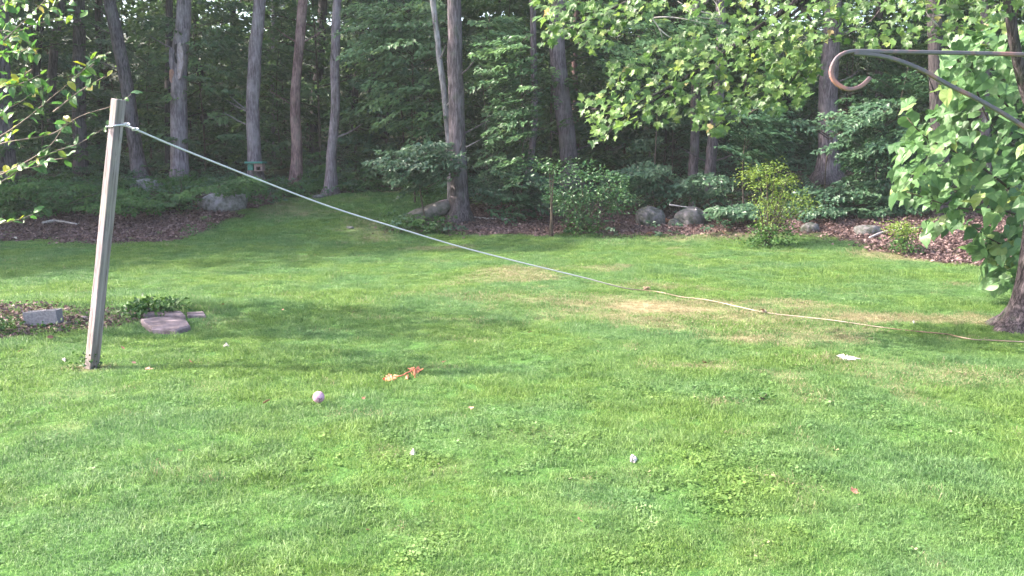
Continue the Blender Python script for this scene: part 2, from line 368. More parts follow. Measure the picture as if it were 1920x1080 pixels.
def ground_material():
    m, nt = newmat('ground'); geo = N(nt, 'ShaderNodeNewGeometry'); P = geo.outputs['Position']
    lit = N(nt, 'ShaderNodeAttribute', attribute_name='litter').outputs['Fac']
    dry = N(nt, 'ShaderNodeAttribute', attribute_name='dry').outputs['Fac']
    wild = N(nt, 'ShaderNodeAttribute', attribute_name='wild').outputs['Fac']
    nA = noise(nt, P, 38, 5, 0.7); nB = noise(nt, P, 0.8, 4); nC = noise(nt, P, 9, 4, 0.7)
    g = ramp(nt, nA, [(0.3, (0.025, 0.055, 0.014)), (0.55, (0.065, 0.14, 0.035)), (0.75, (0.11, 0.20, 0.05))])
    dr = ramp(nt, nA, [(0.3, (0.14, 0.10, 0.06)), (0.7, (0.33, 0.27, 0.17))])
    soil = ramp(nt, nC, [(0.3, (0.055, 0.034, 0.033)), (0.55, (0.135, 0.085, 0.080)), (0.75, (0.20, 0.135, 0.125))])
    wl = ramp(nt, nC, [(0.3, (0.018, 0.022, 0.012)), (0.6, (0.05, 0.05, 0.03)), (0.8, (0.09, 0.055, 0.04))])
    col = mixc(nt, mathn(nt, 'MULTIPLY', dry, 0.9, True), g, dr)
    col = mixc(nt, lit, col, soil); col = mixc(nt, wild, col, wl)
    p = principled(nt, col, 0.95, 0.1, bump=nA, bstr=0.6, bdist=0.02); out(nt, p.outputs[0]); return m
M['ground'] = ground_material()
def grass_material():
    m, nt = newmat('grass_blade'); geo = N(nt, 'ShaderNodeNewGeometry'); P = geo.outputs['Position']
    dry = N(nt, 'ShaderNodeAttribute', attribute_name='dry', attribute_type='INSTANCER').outputs['Fac']
    rnd = N(nt, 'ShaderNodeAttribute', attribute_name='rnd').outputs['Fac']
    n1 = noise(nt, P, 0.55, 4, 0.6); n2 = noise(nt, P, 3.0, 4, 0.6)
    oi = N(nt, 'ShaderNodeObjectInfo')
    f = mathn(nt, 'ADD', mathn(nt, 'MULTIPLY', rnd, 0.45), mathn(nt, 'MULTIPLY', oi.outputs['Random'], 0.2))
    f = mathn(nt, 'ADD', f, mathn(nt, 'MULTIPLY', mathn(nt, 'SUBTRACT', n2, 0.33), 1.0), True)
    ga = ramp(nt, f, [(0, (0.060, 0.122, 0.030)), (0.45, (0.132, 0.228, 0.052)), (0.8, (0.240, 0.355, 0.100)), (1, (0.43, 0.53, 0.25))])
    gb = ramp(nt, f, [(0, (0.054, 0.120, 0.042)), (0.45, (0.112, 0.216, 0.074)), (0.8, (0.200, 0.325, 0.130)), (1, (0.41, 0.52, 0.31))])
    g = mixc(nt, ramp(nt, n1, [(0.42, (0, 0, 0)), (0.6, (1, 1, 1))]), ga, gb)
    dr = ramp(nt, f, [(0, (0.17, 0.14, 0.075)), (0.5, (0.30, 0.26, 0.15)), (1, (0.45, 0.40, 0.26))])
    sel = mathn(nt, 'GREATER_THAN', mathn(nt, 'ADD', dry, mathn(nt, 'MULTIPLY', rnd, 0.7)), 0.86)
    col = mixc(nt, sel, g, dr)
    p = principled(nt, col, 0.5, 0.35); tr = N(nt, 'ShaderNodeBsdfTranslucent'); nt.links.new(col, tr.inputs['Color'])
    mx = N(nt, 'ShaderNodeMixShader'); mx.inputs[0].default_value = 0.5
    nt.links.new(p.outputs[0], mx.inputs[1]); nt.links.new(tr.outputs[0], mx.inputs[2]); out(nt, mx.outputs[0]); return m
M['grass'] = grass_material()

# ------------------------------------------------------------------ ground zones (plan outlines found from sight lines)
def plan(pts): return [tuple(ground(px, py)[:2]) for px, py in pts]
Z_LEFT = plan([(-250, 450), (-250, 412), (0, 412), (100, 400), (200, 400), (330, 400), (420, 388), (505, 362), (525, 372), (480, 392), (432, 405), (375, 430), (370, 440), (300, 452), (200, 457), (120, 455), (60, 448), (0, 452)])
Z_RIGHT = plan([(742, 413), (775, 402), (830, 390), (900, 385), (1100, 385), (1500, 395), (1640, 405), (1900, 405), (2250, 420), (2250, 560), (1950, 520), (1840, 502), (1790, 494), (1750, 490), (1700, 478), (1650, 474), (1600, 452), (1500, 440), (1400, 440), (1300, 438), (1180, 442), (1070, 438), (980, 441), (900, 442), (820, 432)])
Z_PATH = plan([(500, 390), (530, 372), (560, 365), (640, 364), (690, 360), (760, 362), (800, 375), (780, 400), (742, 415), (650, 470), (400, 470), (380, 435), (440, 402)])
Z_BED = plan([(-200, 640), (-200, 572), (0, 572), (60, 572), (150, 577), (240, 580), (300, 590), (250, 604), (205, 618), (120, 626), (40, 632), (0, 636)])
def soft(poly, x, y, w=0.35):
    jx = (fbm(x*1.4, y*1.4, 51)-0.5)*2*w*1.6; jy = (fbm(x*1.4, y*1.4, 77)-0.5)*2*w*1.6
    s = 0
    for ox, oy in ((0, 0), (w, 0), (-w, 0), (0, w), (0, -w)): s = s + inpoly(x+jx+ox*0.5, y+jy+oy*0.5, poly)
    return s/5.0
DRY = [(1225, 536, 0.8, 0.4, 0.9), (1300, 566, 1.8, 0.8, .40), (1150, 570, 1.6, 0.7, .35), (1400, 595, 1.5, 0.7, .5), (1100, 590, 2.2, .9, .42), (1450, 640, 2.0, .8, .38), (950, 545, 2.2, .9, .35), (1700, 730, 1.2, .5, .3), (1560, 600, 1.2, 0.35, .5), (1650, 690, 1.2, 0.4, .5), (1860, 710, .8, .4, .6),
       (1500, 620, .9, .4, .5), (900, 560, 1.6, .5, .35), (1330, 690, .9, .35, .35), (1680, 476, 1.1, 0.7, 1.2), (1740, 484, 1.0, 0.5, 1.1), (1290, 447, 1.2, .5, .9), (540, 385, 1.0, 1.2, .75), (560, 400, 1.1, .7, .6), (170, 690, .28, .16, 1.3), (1370, 757, .5, .15, .6), (980, 815, .5, .2, .5), (1225, 830, .4, .2, .4), (740, 300+470, .4, .15, .4), (1700, 920, .3, .12, .4), (1120, 1000, .3, .1, .4), (1560, 673, .35, .15, .6)]
DRYW = [(ground(px, py), rx, ry, a) for px, py, rx, ry, a in DRY]
def dryness(x, y):
    d = 0.55*sstep(0.56, 0.74, fbm(x*0.55+3, y*0.8, 5))*sstep(3, 7, x+y*0.4) + 0.22*sstep(0.60, 0.75, fbm(x*2.3, y*2.3, 15))
    for g, rx, ry, a in DRYW:
        d = d + .45*a*np.exp(-((x-g[0])/rx)**2-((y-g[1])/ry)**2)*(0.6+0.8*fbm(x*3, y*3, 8))
    return np.clip(d, 0, 1.3)
def zones(x, y):
    s = y-edge_y(x)
    lit = np.maximum(soft(Z_LEFT, x, y), soft(Z_RIGHT, x, y)); path = soft(Z_PATH, x, y)
    lit = lit*(1-path*0.8)
    bed = soft(Z_BED, x, y, 0.12)*0.62
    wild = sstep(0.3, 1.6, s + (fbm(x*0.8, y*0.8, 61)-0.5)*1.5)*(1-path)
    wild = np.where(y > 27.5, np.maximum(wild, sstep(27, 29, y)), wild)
    return np.maximum(lit, bed), wild*(1-lit*0.9)

# spots kept clear of tall growth: stones, and small things lying on the lawn
CLEAR_ROCK = [(ground(415, 405), 1.0), (ground(400, 420), .8), (ground(430, 415), .8), (ground(275, 368), .7), (ground(790, 412), .9), (ground(815, 420), .8), (ground(770, 410), .6), (ground(1221, 425), .6), (ground(1298, 428), .7), (ground(1266, 428), .4), (ground(595, 374), .3)]
CLEAR_LAWN = [(ground(778, 698), .10), (ground(731, 713), .09), (ground(764, 710), .05), (ground(598, 760), .06), (ground(1590, 673), .10), (ground(1187, 863), .05), (ground(773, 853), .04), (ground(424, 650), .05), (ground(83, 611), .26), (ground(83, 618), .22), (ground(62, 616), .2), (ground(104, 614), .2),
              (ground(495, 768), .06), (ground(275, 703), .05), (ground(1088, 992), .045), (ground(1598, 937), .05), (ground(884, 775), .035), (ground(172, 692), .12), (ground(165, 700), .08)]
SLABS = [plan([(258, 610), (285, 630), (332, 631), (361, 622), (356, 604), (335, 598), (262, 598)]), plan([(264, 600), (300, 599), (390, 599), (386, 584), (300, 585), (264, 590)])]
def clear_of(x, y, spots):
    k = np.ones(np.shape(x), bool)
    for g_, q in spots: k &= ((x-g_[0])**2+(y-g_[1])**2) > q*q
    return k

# ground sheet: fine near the camera, coarse out to the horizon
xs = np.r_[-300, -180, -110, -70, np.arange(-45, -24, 1.5), np.arange(-24, 24, 0.16), np.arange(24, 46, 1.5), 70, 110, 180, 300]
ys = np.r_[-60, -30, -12, -4, np.arange(0, 32, 0.14), np.arange(32, 60, 1.0), np.arange(60, 110, 4), 140, 200, 300, 420]
GX, GY = np.meshgrid(xs, ys); gz = terrain(GX, GY)
V = np.stack([GX.ravel(), GY.ravel(), gz.ravel()], 1); nx, ny = len(xs), len(ys)
ii = (np.arange(ny-1)[:, None]*nx + np.arange(nx-1)[None, :]).ravel()
me = mesh_np('ground', V, np.stack([ii, ii+1, ii+nx+1, ii+nx], 1), M['ground'], smooth=True)
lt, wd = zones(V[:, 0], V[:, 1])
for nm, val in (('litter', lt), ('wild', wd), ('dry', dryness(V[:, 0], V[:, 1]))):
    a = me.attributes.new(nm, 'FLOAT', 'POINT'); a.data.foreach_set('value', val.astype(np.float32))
tag(link('ground', me), kind='structure')

# ------------------------------------------------------------------ lawn grass
def blade_tuft(name, n, rad, hmin, hmax, w, lean, kind='blade'):
    V = []; F = []; rn = []; k = 0
    for i in range(n):
        a = R.random()*6.283; r = rad*math.sqrt(R.random()); x, y = r*math.cos(a), r*math.sin(a)
        h = hmin+(hmax-hmin)*R.random()**1.3; la = R.random()*6.283; ln = lean*h*(0.3+R.random()); f = R.random()*6.283
        if kind == 'blade':
            cx, cy = math.cos(f)*w/2, math.sin(f)*w/2; dx, dy = math.cos(la)*ln, math.sin(la)*ln
            V += [(x-cx, y-cy, -0.005), (x+cx, y+cy, -0.005), (x+dx*.35+cx*.8, y+dy*.35+cy*.8, h*.6), (x+dx*.35-cx*.8, y+dy*.35-cy*.8, h*.6), (x+dx, y+dy, h*(1-0.25*lean))]
            F += [(k, k+1, k+2), (k, k+2, k+3), (k+3, k+2, k+4)]; k += 5; rn += [R.random()]*5
        else:                                  # broad lawn weeds: a leaf on a short stalk
            s = w*(0.7+0.6*R.random()); z = h; t = np.array([math.cos(la), math.sin(la), -0.25]); q = np.array([-math.sin(la), math.cos(la), 0.15])
            c = np.array([x, y, z])
            V += [tuple(c-t*s*.1), tuple(c+t*s*.5+q*s*.45), tuple(c+t*s*1.1), tuple(c+t*s*.5-q*s*.45)]
            F += [(k, k+1, k+2), (k, k+2, k+3)]; k += 4; rn += [0.25+0.75*R.random()]*4
    me = mesh_np(name, np.array(V), np.array(F), M['grass'], rnd=np.array(rn)); return bpy.data.objects.new(name, me)
protos = bpy.data.collections.new('grass_tufts')
specs = [('grass_tuft', 44, .075, .014, .044, .0038, 1.1, 'blade'), ('grass_tuft', 44, .08, .010, .030, .0036, 1.5, 'blade'), ('grass_tuft', 38, .07, .015, .045, .0032, 1.3, 'blade'),
         ('grass_tuft', 26, .06, .03, .085, .0036, 1.4, 'blade'), ('grass_tuft', 22, .06, .010, .026, .013, .3, 'weed'), ('grass_tuft', 14, .07, .014, .035, .020, .3, 'weed')]
for i, s in enumerate(specs): protos.objects.link(blade_tuft('%s_%d' % (s[0], i), *s[1:]))

def scatter_lawn():
    X = []; Y = []
    y = 3.6
    while y < 27.5:
        dy = 0.5; wid = 0.62*y+1.6; dens = np.interp(y, [3.6, 7, 12, 18, 27], [520, 420, 270, 170, 120])
        n = int(2*wid*dy*dens); X.append(R.uniform(-wid, wid, n)); Y.append(R.uniform(y, y+dy, n)); y += dy
    X = np.concatenate(X); Y = np.concatenate(Y)
    lit, wild = zones(X, Y); dr = dryness(X, Y)
    keep = (R.random(len(X)) > np.clip(lit*0.93+wild*0.9, 0, 1)) & (R.random(len(X)) > np.clip((dr-0.75)*1.3, 0, .85))
    keep &= clear_of(X, Y, CLEAR_LAWN)
    for q in SLABS: keep &= ~inpoly(X, Y, q)
    clump = fbm(X*3.1, Y*3.1, 121); keep &= R.random(len(X)) < .55+.9*sstep(.35, .6, clump)
    X = X[keep]; Y = Y[keep]; dr = dr[keep]
    n = len(X); big = fbm(X*0.9, Y*0.9, 91); weed = fbm(X*1.7+9, Y*1.7, 101)
    u = R.random(n); var = np.where(u < .4, 0, np.where(u < .75, 1, 2))
    var = np.where((big > .56) & (R.random(n) < .22), 3, var)
    pw = sstep(.48, .70, weed)*0.36*sstep(-6, 2, X)+0.03
    var = np.where(R.random(n) < pw, np.where(R.random(n) < .6, 4, 5), var)
    sc = (0.75+0.5*R.random(n))*(0.55+0.95*fbm(X*2.6, Y*2.6, 131)+.3*(big-.5))*np.interp(Y, [4, 12, 22], [0.95, 1.15, 1.4])*(1-0.3*np.clip(dr, 0, 1))
    return X, Y, terrain(X, Y), var, sc, dr
X, Y, Zg, var, sc, dr = scatter_lawn()
me = bpy.data.meshes.new('lawn_grass'); me.vertices.add(len(X)); me.vertices.foreach_set('co', np.stack([X, Y, Zg], 1).astype(np.float32).ravel())
for nm, tp, val in (('variant', 'INT', var.astype(np.int32)), ('size', 'FLOAT', sc.astype(np.float32)), ('turn', 'FLOAT', (R.random(len(X))*6.283).astype(np.float32)), ('dry', 'FLOAT', dr.astype(np.float32))):
    a = me.attributes.new(nm, tp, 'POINT'); a.data.foreach_set('value', val)
me.materials.append(M['grass'])
lawn = link('lawn_grass', me); tag(lawn, 'mown green grass with weeds and dry patches across the open lawn', 'grass', kind='stuff')
ng = bpy.data.node_groups.new('scatter_grass', 'GeometryNodeTree')
ng.interface.new_socket('Geometry', in_out='INPUT', socket_type='NodeSocketGeometry'); ng.interface.new_socket('Geometry', in_out='OUTPUT', socket_type='NodeSocketGeometry')
gi = ng.nodes.new('NodeGroupInput'); go = ng.nodes.new('NodeGroupOutput')
ci = ng.nodes.new('GeometryNodeCollectionInfo'); ci.inputs[0].default_value = protos; ci.inputs[1].default_value = True; ci.inputs[2].default_value = True
iop = ng.nodes.new('GeometryNodeInstanceOnPoints'); iop.inputs['Pick Instance'].default_value = True
def named(nm, tp):
    n = ng.nodes.new('GeometryNodeInputNamedAttribute'); n.data_type = tp; n.inputs[0].default_value = nm; return n.outputs[0]
cx = ng.nodes.new('ShaderNodeCombineXYZ'); ng.links.new(named('turn', 'FLOAT'), cx.inputs[2])
ng.links.new(gi.outputs[0], iop.inputs['Points']); ng.links.new(ci.outputs[0], iop.inputs['Instance'])
ng.links.new(named('variant', 'INT'), iop.inputs['Instance Index']); ng.links.new(cx.outputs[0], iop.inputs['Rotation']); ng.links.new(named('size', 'FLOAT'), iop.inputs['Scale'])
ng.links.new(iop.outputs[0], go.inputs[0])
md = lawn.modifiers.new('scatter', 'NODES'); md.node_group = ng

MARKS = [(-400, 'left border'), (9, 'left-edge tree'), (97, 'slim grey tree'), (148, 'straight grey tree'), (250, 'curved grey tree'), (336, 'broken snag'), (474, 'feeder tree'), (556, 'reddish tree'), (626, 'kinked pale tree'), (710, 'crossing dark trees'),
         (840, 'leaning birch'), (990, 'slender brownish tree'), (1060, 'curving thick tree'), (1203, 'tree behind the maple branch'), (1320, 'boulder-side tree pair'), (1480, 'thin dark tree'), (1552, 'furrowed tree'), (1760, 'stout tree'), (2400, 'right border')]
USED = set()
def gap_label(x, y, what):
    px = 960+x/y*F_PX; row = ['nearest', 'second', 'third', 'fourth', 'deepest'][int(np.searchsorted([31.6, 35, 39, 43.6], y))]
    for i in range(len(MARKS)-1):
        if MARKS[i][0] <= px < MARKS[i+1][0] or i == len(MARKS)-2: break
    a, b = MARKS[i][1], MARKS[i+1][1]; near = a if px-MARKS[i][0] < MARKS[i+1][0]-px else b
    for t in ('%s %s row back, between %s and %s' % (what, row, a, b), '%s %s row back, close beside the %s' % (what, row, near), '%s %s row back, off towards the %s' % (what, row, a if near == b else b)):
        if t not in USED and len(t.split()) <= 16: USED.add(t); return t
    return '%s %s row back, between %s and %s' % (what, row, a, b)

# ------------------------------------------------------------------ woods trees
CROWNS = []
for k in range(3):
    n = 210; ph = R.random(n)*6.283; ct = R.uniform(-0.75, 1, n); rr = R.uniform(.45, 1, n)**0.6
    c = np.stack([np.cos(ph)*np.sqrt(1-ct**2)*rr*3.8, np.sin(ph)*np.sqrt(1-ct**2)*rr*3.8, ct*rr*5.0], 1)
    V, F, r = sprays_np(c, ph+R.normal(0, .5, n), R.normal(-.05, .25, n), R.uniform(1.1, 2.0, n), R.uniform(.5, .9, n), 62, 0.24)
    CROWNS.append(mesh_np('crown', V, F, M['woods_leaf'], rnd=r))
def trunk_path(pts, depth):
    P = [at(px, py, depth) for px, py in sorted(pts, key=lambda q: -q[1])]      # bottom first
    b = P[0]; g = float(terrain(b[0], b[1]))
    if b[2] > g-0.05:
        sl_ = (P[1]-P[0])/(P[1][2]-P[0][2]) if len(P) > 1 else np.array([0, 0, 1.])
        sl_ = np.array([np.clip(sl_[0], -.3, .3), 0, 1.])
        P = [b+sl_*(g-0.15-b[2])] + P
    return P
def woods_tree(pts, wpx, depth, bark, label, top=13.0, crown=True, flare=0.45, group='tall trees of the woods edge', crown_z=None, sides=14):
    P = trunk_path(pts, depth); r0 = wpx/2*depth/F_PX
    sl_ = (P[-1]-P[-2])/max(P[-1][2]-P[-2][2], 1e-3)
    if P[-1][2] < top: P = P+[P[-1]+np.array([np.clip(sl_[0], -.12, .12), 0, 1.])*(top-P[-1][2])]
    base = P[0].copy(); path = smooth_path(P, 30)
    h = (path[:, 2]-base[2]); rad = r0*(1.04-0.035*h)*(1+flare*np.exp(-np.clip(h, 0, 99)/0.33)); rad = np.maximum(rad, r0*.4)
    root = empty('woods_tree', base, label, 'tree', group)
    path = path+np.stack([(fbm(h*.7+wpx, h*0, 7)-.5)*.10, 0*h, 0*h], 1)*sstep(0, .5, h)[:, None]
    V, F = tube(path-base, rad, sides, 0.09, int(depth*7+wpx), flare=0.4*np.exp(-np.clip(h, 0, 99)/0.4))
    tr = link('trunk', mesh_py('trunk', V, F, bark, True), root)
    if depth < 33:
        for q in range(3):
            mb = MB(); zq = R.uniform(1.0, 6.0); i = int(np.argmin(np.abs(h-zq))); a = R.uniform(-.6, math.pi+.6); p0 = path[i]-base; dd = np.array([math.cos(a), -abs(math.sin(a))*.6, .35])
            mb.tube(smooth_path([p0, p0+dd*(rad[i]+R.uniform(.08, .45)), p0+dd*(rad[i]+R.uniform(.5, .9))*1.0+np.array([0, 0, .1])], 5), np.linspace(.030, .008, 5), 5)
            link('branch_stub', mb.mesh('branch_stub', bark), root)
    if crown:
        c = link('crown', CROWNS[int(R.integers(3))], root)
        cz = (crown_z or top-0.5)
        c.location = (path[-1][0]-base[0], 0, cz-base[2]+1.0); c.rotation_euler = (0, 0, R.random()*6.28)
        s = R.uniform(.85, 1.15); c.scale = (s, s, s)
        mb = MB()
        for q in range(5):
            a = R.random()*6.283; i = 29-2*q if 29-2*q > 0 else 1
            p0 = path[max(i, 20)]-base; p1 = p0+np.array([math.cos(a)*1.3, math.sin(a)*1.3, 1.2]); p2 = p0+np.array([math.cos(a)*2.8, math.sin(a)*2.8, 1.9])
            mb.tube(smooth_path([p0, p1, p2], 6), np.linspace(r0*.35, r0*.08, 6), 5)
        link('limb', mb.mesh('limb', bark), root)
    return root, path, rad
B = M
TREES = [
 ([(265, 345), (258, 300), (248, 240), (235, 150), (222, 80), (207, 0)], 24, 28.5, 'bark_mid', 'curved grey tree leaning left just behind the wooden post top'),
 ([(152, 318), (148, 240), (147, 150), (149, 60), (150, 0)], 24, 30, 'bark_mid', 'grey straight tree right of the leafy twigs, left of the post'),
 ([(100, 318), (97, 230), (99, 140), (104, 70), (114, 0)], 17, 32, 'bark_mid', 'slim grey tree behind the leafy twigs at left'),
 ([(12, 335), (9, 250), (6, 150), (2, 0)], 30, 27.5, 'bark_mid', 'thick grey tree standing at the left edge of the woods'),
 ([(68, 300), (66, 200), (68, 120), (75, 0)], 17, 34, 'bark_dark', 'dark slim tree half hidden by twigs, second from left edge'),
 ([(319, 330), (317, 200), (316, 100), (318, 0)], 15, 31, 'bark_dark', 'slim dark tree close behind the scarred snag'),
 ([(481, 352), (475, 280), (474, 200), (479, 110), (485, 0)], 25, 27.5, 'bark_lilac', 'pale lilac-grey straight tree carrying the green bird feeder'),
 ([(554, 350), (556, 280), (555, 200), (558, 110), (568, 0)], 20, 28, 'bark_brown', 'reddish brown straight tree right of the bird feeder tree'),
 ([(620, 366), (622, 300), (628, 230), (630, 190), (627, 130), (630, 70), (634, 0)], 18, 27, 'bark_lilac', 'slim pale grey tree with a kink, nearest the grassy gap'),
 ([(697, 345), (699, 270), (701, 160), (703, 80), (706, 0)], 21, 31, 'bark_dark', 'dark upright tree of the crossing pair in the centre left'),
 ([(706, 345), (718, 270), (735, 170), (750, 90), (765, 0)], 18, 31.6, 'bark_dark', 'dark tree leaning right beside the upright one'),
 ([(668, 310), (666, 200), (673, 110), (680, 30)], 13, 37, 'bark_dark', 'thin dark tree left of the crossing pair'),
 ([(590, 310), (592, 200), (600, 100), (606, 0)], 20, 38, 'bark_dark', 'very dark tree between the brown and the kinked pale trees'),
 ([(843, 330), (840, 240), (833, 170), (825, 110), (815, 20)], 12, 24.6, 'birch', 'slim pale birch leaning left against the thick tree'),
 ([(862, 402), (860, 330), (859, 270), (856, 180), (853, 90), (851, 0)], 31, 23.6, 'bark_mid', 'thick grey tree at the wood edge with its foot in brown mulch'),
 ([(1069, 312), (1064, 260), (1055, 190), (1047, 120), (1044, 60), (1050, 0)], 32, 27.5, 'bark_mid', 'thick tree curving left behind the round bush'),
 ([(1300, 370), (1300, 300), (1303, 240), (1306, 120), (1305, 0)], 17, 26.5, 'bark_mid', 'left tree of the pair beyond the grey boulders'),
 ([(1328, 385), (1333, 320), (1339, 250), (1346, 180), (1352, 90), (1350, 0)], 21, 26, 'bark_mid', 'right tree of the pair beyond the grey boulders'),
 ([(1550, 345), (1552, 260), (1553, 180), (1558, 90), (1564, 0)], 34, 27, 'bark_mid', 'thick furrowed tree seen behind the curl of the iron hook'),
 ([(992, 395), (990, 340), (1000, 270), (1003, 190), (1000, 60)], 13, 27, 'bark_mid', 'slender brownish tree left of the round bush'),
 ([(1080, 290), (1078, 200), (1078, 120), (1082, 0)], 11, 36, 'bark_brown', 'thin brown tree just right of the curving thick tree'),
 ([(383, 270), (382, 200), (376, 140), (368, 80), (366, 0)], 13, 36, 'bark_dark', 'thin dark bent tree right of the scarred snag'),
 ([(1646, 330), (1648, 200), (1650, 0)], 15, 31, 'bark_dark', 'dark tree deep behind the iron brace'),
 ([(1768, 420), (1764, 380), (1760, 280), (1756, 150), (1752, 0)], 29, 21.5, 'bark_dark', 'stout tree half hidden behind the large leaved tree'),
 ([(1136, 290), (1136, 150), (1138, 0)], 10, 39, 'bark_dark', 'thin dark tree above the round bush'),
 ([(1202, 290), (1200, 150), (1203, 0)], 13, 38, 'bark_dark', 'dark tree behind the drooping maple branch'),
 ([(1415, 310), (1412, 170), (1418, 0)], 12, 40, 'bark_dark', 'dark tree between maple branch and furrowed tree'),
 ([(930, 300), (936, 160), (934, 0)], 12, 40, 'bark_dark', 'thin dark tree right of the thick mulch-footed tree'),
 ([(440, 300), (436, 170), (438, 0)], 12, 42, 'bark_dark', 'thin dark tree left of the bird feeder tree'),
 ([(512, 300), (511, 170), (513, 0)], 7, 36, 'birch', 'very thin pale tree between feeder tree and brown tree'),
 ([(645, 300), (650, 160), (648, 0)], 10, 45, 'bark_dark', 'far thin dark tree right of the kinked pale tree'),
 ([(770, 300), (776, 160), (772, 0)], 12, 44, 'bark_dark', 'far dark tree left of the leaning birch'),
 ([(185, 300), (188, 160), (183, 0)], 12, 40, 'bark_dark', 'far dark tree just left of the post'),
 ([(286, 300), (290, 160), (288, 0)], 11, 42, 'bark_dark', 'far dark tree between post and scarred snag'),
 ([(1262, 300), (1262, 160), (1268, 0)], 11, 43, 'bark_dark', 'far dark tree left of the boulder pair trees'),
 ([(1850, 330), (1846, 150), (1850, 0)], 18, 27, 'bark_mid', 'tree behind the large leaved tree at the right edge'),
 ([(1475, 330), (1480, 150), (1478, 0)], 11, 35, 'bark_dark', 'dark thin tree left of the furrowed tree'),
]
paths = {}
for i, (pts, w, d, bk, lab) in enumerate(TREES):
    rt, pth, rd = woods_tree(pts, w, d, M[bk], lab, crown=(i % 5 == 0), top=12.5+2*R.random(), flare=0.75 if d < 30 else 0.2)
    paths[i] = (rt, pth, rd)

# the scarred snag
rt, pth, rd = woods_tree([(337, 348), (336, 280), (335, 220), (336, 150), (339, 90), (344, 40), (346, 0)], 30, 27.6, M['bark_lilac'], 'pale broken-barked snag with a dark split and bare wood patch', crown=False, top=12)
g0 = np.array(rt.location)
def patch(pts_px, depth, off, mat, name, label=None):
    c = np.mean(pts_px, axis=0); P = [at(px, py, depth)-np.array([0, off*(1-((px-c[0])/12)**2), 0]) for px, py in pts_px]
    V = P + [p+np.array([0, .12, 0]) for p in P]; n = len(P)
    F = [tuple(range(n))] + [(i, i+n, (i+1) % n+n, (i+1) % n) for i in range(n)]
    o = link(name, mesh_py(name, np.array(V)-g0, F, mat), rt)
    if label: o['label'] = label
patch([(341, 82), (344, 81), (347, 92), (348, 105), (349, 120), (346, 135), (344, 148), (340, 150), (337, 135), (336, 118), (335, 100), (338, 92)], 27.6, .27, M['bare_wood'], 'bare_wood', 'pale bare wood where the bark fell off')
patch([(322, 92), (326, 90), (332, 96), (333, 112), (334, 130), (330, 131), (324, 130), (321, 118), (321, 100)], 27.6, .255, M['bark_lilac'], 'bark_flap')
patch([(321, 132), (328, 131), (336, 140), (336, 152), (325, 156), (322, 152)], 27.6, .24, M['tan_wood'], 'bare_wood', 'reddish bare wood below the split')
patch([(334, 86), (337, 84), (336, 96), (335, 104), (336.5, 120), (334, 118), (332.5, 104)], 27.6, .285, M['scar_hole_dark'], 'split')

# bird feeder on its tree
fb = at(480, 313, 27.05); fd = empty('bird_feeder', fb, 'small green roofed wooden bird feeder fixed to the pale lilac tree', 'bird feeder')
u = 30.0/F_PX
def fpart(name, c, d, mat):
    mb = MB(); mb.box(c, d); return bevel(link(name, mb.mesh(name, mat), fd), 0.006)
fpart('roof', (0.02, -.06, 7.4*u), (30*u, .50, 3.2*u), M['green_metal'])
fpart('side_panel', (-7*u, -.02, 0), (9*u, .30, 11*u), M['green_metal'])
fpart('front_panel', (6.5*u, -.04, 3*u), (14*u, .32, 5*u), M['feeder_wood'])
fpart('corner_strip', (1.6*u, -.04, -2.6*u), (4*u, .32, 6*u), M['feeder_wood'])
fpart('corner_strip', (12*u, -.04, -2.6*u), (3*u, .32, 6*u), M['feeder_wood'])
fpart('seed_tray', (6.5*u, -.05, -6*u), (14*u, .34, 1.4*u), M['feeder_wood'])
fpart('shaded_opening', (6.5*u, .08, -2.6*u), (7*u, .05, 6*u), M['scar_hole_dark'])  # near-black board: shade inside the seed opening put into its colour

# trees out of the frame on the left, which shade the lawn and the woods
OFF = [(-18.5, 19.8, 11, .8), (-20.5, 17.2, 10, .6), (-25, 22.5, 13, 1.0), (-19, 24.5, 14, 1.2), (-26, 25, 15, 1.3), (-25, 30, 15, 1.3), (-31, 27, 15, 1.3), (-23, 35, 13, 1.0), (-34, 22, 14, 1.2), 
       (17, 27, 14, 1.2), (21, 23, 13, 1.2), (24, 31, 15, 1.3), (19, 36, 15, 1.3)]
for x, y, h, s in OFF:
    b = np.array([x, y, float(terrain(x, y))-0.1]); rt2 = empty('woods_tree', b, 'tall leafy tree of the woods standing beyond the edge of the picture', 'tree', 'tall trees beyond the picture edge')
    V, F = tube(smooth_path([np.zeros(3), np.array([R.normal(0, .3), 0, h*.5]), np.array([R.normal(0, .4), 0, h])], 10), np.linspace(.3, .12, 10), 10)
    link('trunk', mesh_py('trunk', V, F, M['bark_mid'], True), rt2)
    c = link('crown', CROWNS[int(R.integers(3))], rt2); c.location = (0, 0, h*0.78); c.scale = (s, s, s*1.05); c.rotation_euler = (0, 0, R.random()*6.28)
# canopy trees deep in the woods
DEEP = [(x+R.normal(0, 1.2), y+R.normal(0, 1.5)) for y in (45, 56) for x in np.arange(-0.62*y, 0.62*y+1, 7.5)]
for x, y in DEEP:
    b = np.array([x, y, float(terrain(x, y))-0.1]); h = 11+3*R.random()
    rt2 = empty('woods_tree', b, gap_label(x, y, 'far tall tree'), 'tree', 'trees deep in the woods')
    V, F = tube(smooth_path([np.zeros(3), np.array([R.normal(0, .25), 0, h*.5]), np.array([R.normal(0, .5), 0, h])], 8), np.linspace(.17+.1*R.random(), .08, 8), 8)
    link('trunk', mesh_py('trunk', V, F, M['bark_dark'], True), rt2)
    c = link('crown', CROWNS[int(R.integers(3))], rt2); c.location = (0, 0, h*0.85); s = R.uniform(.95, 1.25); c.scale = (s, s, s); c.rotation_euler = (0, 0, R.random()*6.28)

